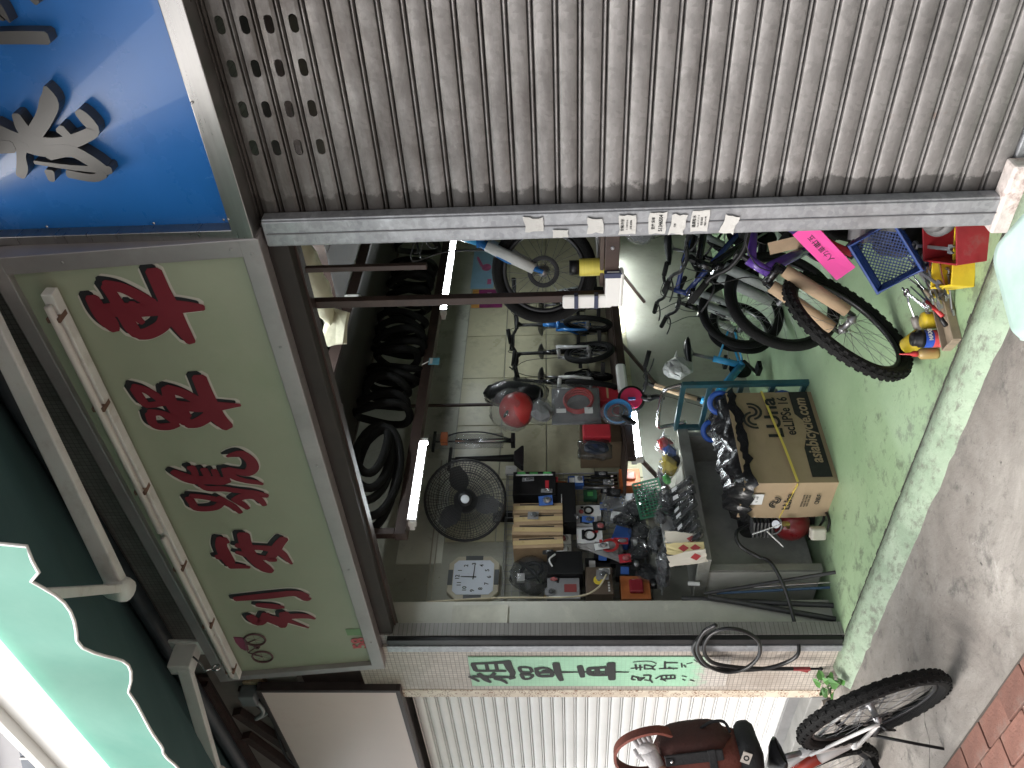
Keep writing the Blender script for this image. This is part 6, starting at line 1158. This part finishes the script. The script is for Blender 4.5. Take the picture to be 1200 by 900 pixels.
# ---------------------------------------------------------------- stool corner, plant, backpack, person
sl = thing("plastic_stool", "translucent mint plastic stool standing on the pavement", "stool", (-1.225, 1.765, -.06), RAD(65))
def _mintp(n, l, p):
    c = ramp(n, l, noise(n, l, 7, 8, .7), [(.35, (.36, .50, .45)), (.65, (.47, .60, .55))]); s = ramp(n, l, noise(n, l, 16, 8, .75), [(.62, 0.0), (.7, 1.0)]); c = mixc(n, l, mathn(n, l, 'MULTIPLY', s, .4), c, (.36, .42, .38))
    l.new(c, p.inputs['Base Color']); p.inputs['Roughness'].default_value = .3; p.inputs['Subsurface Weight'].default_value = .3; p.inputs['Subsurface Radius'].default_value = (.02, .03, .025)
    bumpn(n, l, p, noise(n, l, 12, 6), .1, .005)
mintp = node_mat("mint_plastic", _mintp)
def rsq(h, r, n=6): return [(sx*(h-r)+r*cos(a), sy*(h-r)+r*sin(a)) for sx, sy, a0 in ((1, 1, 0), (-1, 1, pi/2), (-1, -1, pi), (1, -1, 1.5*pi)) for a in [a0+pi/2*k/n for k in range(n+1)]]
m = MB(); rings = [(.130, .45, .045), (.140, .462, .05), (.143, .475, .052), (.136, .485, .05), (.120, .482, .045), (.012, .478, .012)]; k = len(rsq(.1, .05)); vs = []
for h, z, r in rings: vs += [(x, y, z) for x, y in rsq(h, r)]
m.add(vs, [(i*k+j, i*k+(j+1) % k, (i+1)*k+(j+1) % k, (i+1)*k+j) for i in range(len(rings)-1) for j in range(k)]).build("seat", mintp, sl, smooth=True)
MB().lathe([(.013, .474), (.0135, .470)], n=14).build("hole", M("hole_dark", (.06, .07, .065), .8), sl)
for sx in (-1, 1):
    for sy in (-1, 1): MB().tube([(sx*.112, sy*.112, .465), (sx*.14, sy*.14, .2), (sx*.165, sy*.165, .0)], [.03, .025, .022], 8).build("leg", mintp, sl, smooth=True)
for z in (.2,):
    for a, b in (((-1, -1), (1, -1)), ((1, -1), (1, 1)), ((1, 1), (-1, 1)), ((-1, 1), (-1, -1))): MB().bar((a[0]*.15, a[1]*.15, z), (b[0]*.15, b[1]*.15, z), .012, .03).build("stretcher", mintp, sl)
wd = thing("weed_plant", "small green leafy weed growing at the foot of the pilaster", "plant", (-4.66, 2.545, -.06)); leafm = M("leaf_green", (.055, .17, .03), .5, var=.35, scale=12, bump=.2, randv=.3); rl = random.Random(2)
for k in range(16):
    a = rl.uniform(0, 2*pi); hgt = rl.uniform(.04, .14); out = rl.uniform(.02, .10); c = Vector((cos(a)*out, -.03+sin(a)*out*.5, hgt)); L = rl.uniform(.05, .085)
    Rm = Euler((rl.uniform(-.7, .7), rl.uniform(-.5, .5), a)).to_matrix().to_4x4(); m = MB().at(Matrix.Translation(c)@Rm)
    m.add([(0, 0, 0), (L*.3, L*.45, .006), (L*.7, L*.4, .004), (L*1.1, 0, -.008), (L*.7, -L*.4, .004), (L*.3, -L*.45, .006), (L*.5, 0, -.004)], [(0, 6, 1), (1, 6, 2), (2, 6, 3), (3, 6, 4), (4, 6, 5), (5, 6, 0)]).build("leaf", leafm, wd)
    MB().tube([(0, -.02, 0), tuple(c*.6), tuple(c)], .0018, 5).build("stem", leafm, wd)
# backpack resting on the saddle
bk = thing("backpack", "rust brown and black backpack held above the bicycle saddle", "backpack", (-3.86, 1.735, .70)); bk.rotation_euler = (RAD(-5), RAD(-10), RAD(38))
rust = M("rust_cloth", (.155, .042, .028), .8, var=.2, scale=14, bump=.35, bscale=90); rust2 = M("dark_rust_cloth", (.06, .020, .015), .8, var=.2, scale=14, bump=.35, bscale=90); nyl = M("black_nylon", (.013, .013, .014), .75, var=.3, scale=20, bump=.35, bscale=120)
def cushion(parent, name, mat, c, d, seg=6, pw=.5):
    m = MB(); n_ = 16; vs = []
    for i in range(seg+1):
        t = i/seg*2-1; z = d[2]/2*t; s = (1-abs(t)**3.2)**pw*.96+.04
        for j in range(n_):
            a = 2*pi*j/n_; ca, sa = cos(a), sin(a); e = (abs(ca)**4+abs(sa)**4)**-.25
            vs.append((c[0]+d[0]/2*ca*e*s, c[1]+d[1]/2*sa*e*s, c[2]+z))
    m.add(vs, [(i*n_+j, i*n_+(j+1) % n_, (i+1)*n_+(j+1) % n_, (i+1)*n_+j) for i in range(seg) for j in range(n_)]+[tuple(range(n_-1, -1, -1)), tuple(range(seg*n_, (seg+1)*n_))])
    return m.build(name, mat, parent, smooth=True)
cushion(bk, "main_body", nyl, (-.07, 0, .28), (.20, .30, .56), 10); cushion(bk, "front_pocket", rust, (.045, 0, .27), (.13, .29, .47), 9); cushion(bk, "outer_pocket", rust2, (.105, 0, .30), (.11, .25, .36), 8)
cushion(bk, "base", nyl, (.0, 0, .055), (.26, .30, .13), 6)
MB().box((.10, -.145, .30), (.05, .012, .26)).build("side_strap", nyl, bk, bevel=.004); MB().box((.10, -.152, .41), (.03, .008, .03)).build("buckle", blackp, bk); MB().ball((.10, -.156, .40), .008).build("stud", chrome, bk)
MB().tube(smoothline([(.13, -.02, .12), (.175, 0, .14), (.18, 0, .2), (.155, 0, .25)], 4), .008, 6).build("strap_loop", nyl, bk, smooth=True); MB().box((.02, -.15, .22), (.22, .010, .035)).build("side_strap", nyl, bk, bevel=.003)
MB().box((.075, -.150, .075), (.05, .005, .04), Matrix.Rotation(.5, 4, 'Y')).build("patch", M("patch_cream", (.55, .50, .44), .7), bk); MB().torus((.075, -.1535, .075), (0, 1, 0), .010, .003, 12, 4).build("patch_mark", ink, bk)
bki = Matrix.LocRotScale(bk.location, bk.rotation_euler, None).inverted()
sp_ = [(-3.66, 1.74, 1.13), (-3.625, 1.735, 1.19), (-3.650, 1.73, 1.275), (-3.735, 1.73, 1.345), (-3.85, 1.73, 1.37), (-3.97, 1.73, 1.345), (-4.06, 1.74, 1.25), (-4.05, 1.76, 1.05), (-3.98, 1.76, .9)]
m = MB(); L_ = [bki@Vector(p) for p in smoothline(sp_, 5)]
for a_, b_ in zip(L_, L_[1:]): m.bar(a_, b_+(b_-a_)*.15, .012, .05, (.2, 1, 0))
m.build("shoulder_strap", rust, bk)
MB().box(bki@Vector((-4.04, 1.745, 1.15)), (.05, .03, .05)).build("strap_slider", blackp, bk)
# the person holding it, standing just outside the picture
pr_ = thing("person", "person in black sleeve and pale glove holding the backpack strap", "person", (-3.98, 1.25, -.06))
skin = M("skin", (.50, .30, .21), .55, var=.06, scale=8, bump=.05); cloth_b = M("black_cloth", (.016, .016, .018), .85, var=.25, scale=12, bump=.3)
def skinned(name, verts, edges, radii, mats, parent, sub=2):
    me = bpy.data.meshes.new(name); me.from_pydata(verts, edges, []); o = bpy.data.objects.new(name, me); COL.objects.link(o)
    sk = o.modifiers.new("skin", 'SKIN'); sk.use_smooth_shade = True
    for v, r in zip(me.skin_vertices[0].data, radii): v.radius = (r, r) if not isinstance(r, tuple) else r
    me.skin_vertices[0].data[0].use_root = True
    ss_ = o.modifiers.new("sub", 'SUBSURF'); ss_.levels = sub; ss_.render_levels = sub
    nm = bpy.data.meshes.new_from_object(o.evaluated_get(bpy.context.evaluated_depsgraph_get())); bpy.data.objects.remove(o)
    nm.materials.clear()
    for m_ in mats: nm.materials.append(m_)
    nm.polygons.foreach_set("use_smooth", [True]*len(nm.polygons)); o = bpy.data.objects.new(name, nm); COL.objects.link(o); o.parent = parent; return o
# pelvis, spine, chest, neck, head, legs, arms (standing, facing the shop)
V = [(0, 0, .93), (0, 0, 1.10), (0, .01, 1.28), (0, .0, 1.42), (0, .01, 1.50), (0, .03, 1.58), (0, .03, 1.70), (.10, 0, .88), (.11, .01, .50), (.11, -.01, .09), (.12, .12, .04), (-.10, 0, .88), (-.11, .01, .50), (-.11, -.01, .09), (-.12, .12, .04), (.18, .0, 1.40), (.24, .03, 1.18), (.13, .27, 1.16), (.15, .42, 1.245), (-.18, 0, 1.40), (-.24, .02, 1.14), (-.22, .14, .92)]
Eg = [(0, 1), (1, 2), (2, 3), (3, 4), (4, 5), (5, 6), (0, 7), (7, 8), (8, 9), (9, 10), (0, 11), (11, 12), (12, 13), (13, 14), (3, 15), (15, 16), (16, 17), (17, 18), (3, 19), (19, 20), (20, 21)]
Rd = [(.15, .11), (.14, .105), (.16, .115), (.10, .08), .055, .085, .085, .085, .058, .045, .04, .085, .058, .045, .04, .06, .05, .042, .034, .06, .05, .036]
body = skinned("body", V, Eg, Rd, [cloth_b, skin], pr_)
for p in body.data.polygons:
    c = p.center
    if c.z > 1.47 or (c.y > .36 and c.x > 0): p.material_index = 1
MB().ball((0, .0, 1.70), (.10, .115, .10), 14, 10).build("hair", M("black_hair", (.012, .010, .009), .5), pr_, smooth=True)
glv = M("pale_glove", (.52, .50, .50), .8, var=.12, scale=18, bump=.35)
m = MB(); W = Vector((.15, .42, 1.245)); dirh = Vector((.12, .10, .09)).normalized(); S_ = Vector((.25, .515, 1.275))
m.tube([W-dirh*.02, W+dirh*.03, W+dirh*.08], [.034, .036, .04], 10).ball(W+dirh*.085, (.040, .028, .045)); 
side_ = dirh.cross(Vector((0, 0, 1))).normalized(); upd = side_.cross(dirh)
for k in range(4):
    o_ = W+dirh*.10+upd*(.032-.021*k); L = (.032, .036, .034, .028)[k]
    m.tube([o_, o_+dirh*L+side_*-.004, o_+dirh*(L+.012)+side_*-.028, o_+dirh*(L-.012)+side_*-.044, o_+dirh*(L-.03)+side_*-.036], [.0105, .010, .0095, .009, .008], 8)
t0_ = W+dirh*.05+upd*.035; m.tube([t0_, t0_+dirh*.025+upd*.022-side_*.012, t0_+dirh*.05+upd*.020-side_*.03], [.013, .011, .009], 8)
m.build("glove", glv, pr_, smooth=True)
MB().lathe([(.047, 0), (.045, .05)], (.138, .335, 1.195), (.0, .9, .45), 14, False).build("sleeve_cuff", cloth_b, pr_, smooth=True)
# face: looks down towards the shop
fh_ = Vector((0, .03, 1.64))
MB().tube([fh_+Vector((0, .082, .02)), fh_+Vector((0, .108, -.015)), fh_+Vector((0, .085, -.022))], [.008, .014, .010], 8).build("nose", skin, pr_, smooth=True)
for s in (-1, 1):
    e_ = MB().ball(fh_+Vector((s*.033, .082, .018)), (.013, .008, .008)).build("eye", M("eye_white", (.6, .58, .55), .3, bump=0), pr_, smooth=True)
    MB().ball(fh_+Vector((s*.033, .089, .018)), .0045).build("iris", ink, e_, smooth=True)
    MB().ball(fh_+Vector((s*.088, .0, .0)), (.012, .022, .034)).build("ear", skin, pr_, smooth=True)
    MB().box((s*.115, .06, .03), (.095, .27, .06)).build("shoe", blackp, pr_, bevel=.02)
MB().ball(fh_+Vector((0, .083, -.05)), (.024, .008, .007)).build("mouth", M("lips", (.36, .15, .13), .5, bump=0), pr_, smooth=True)
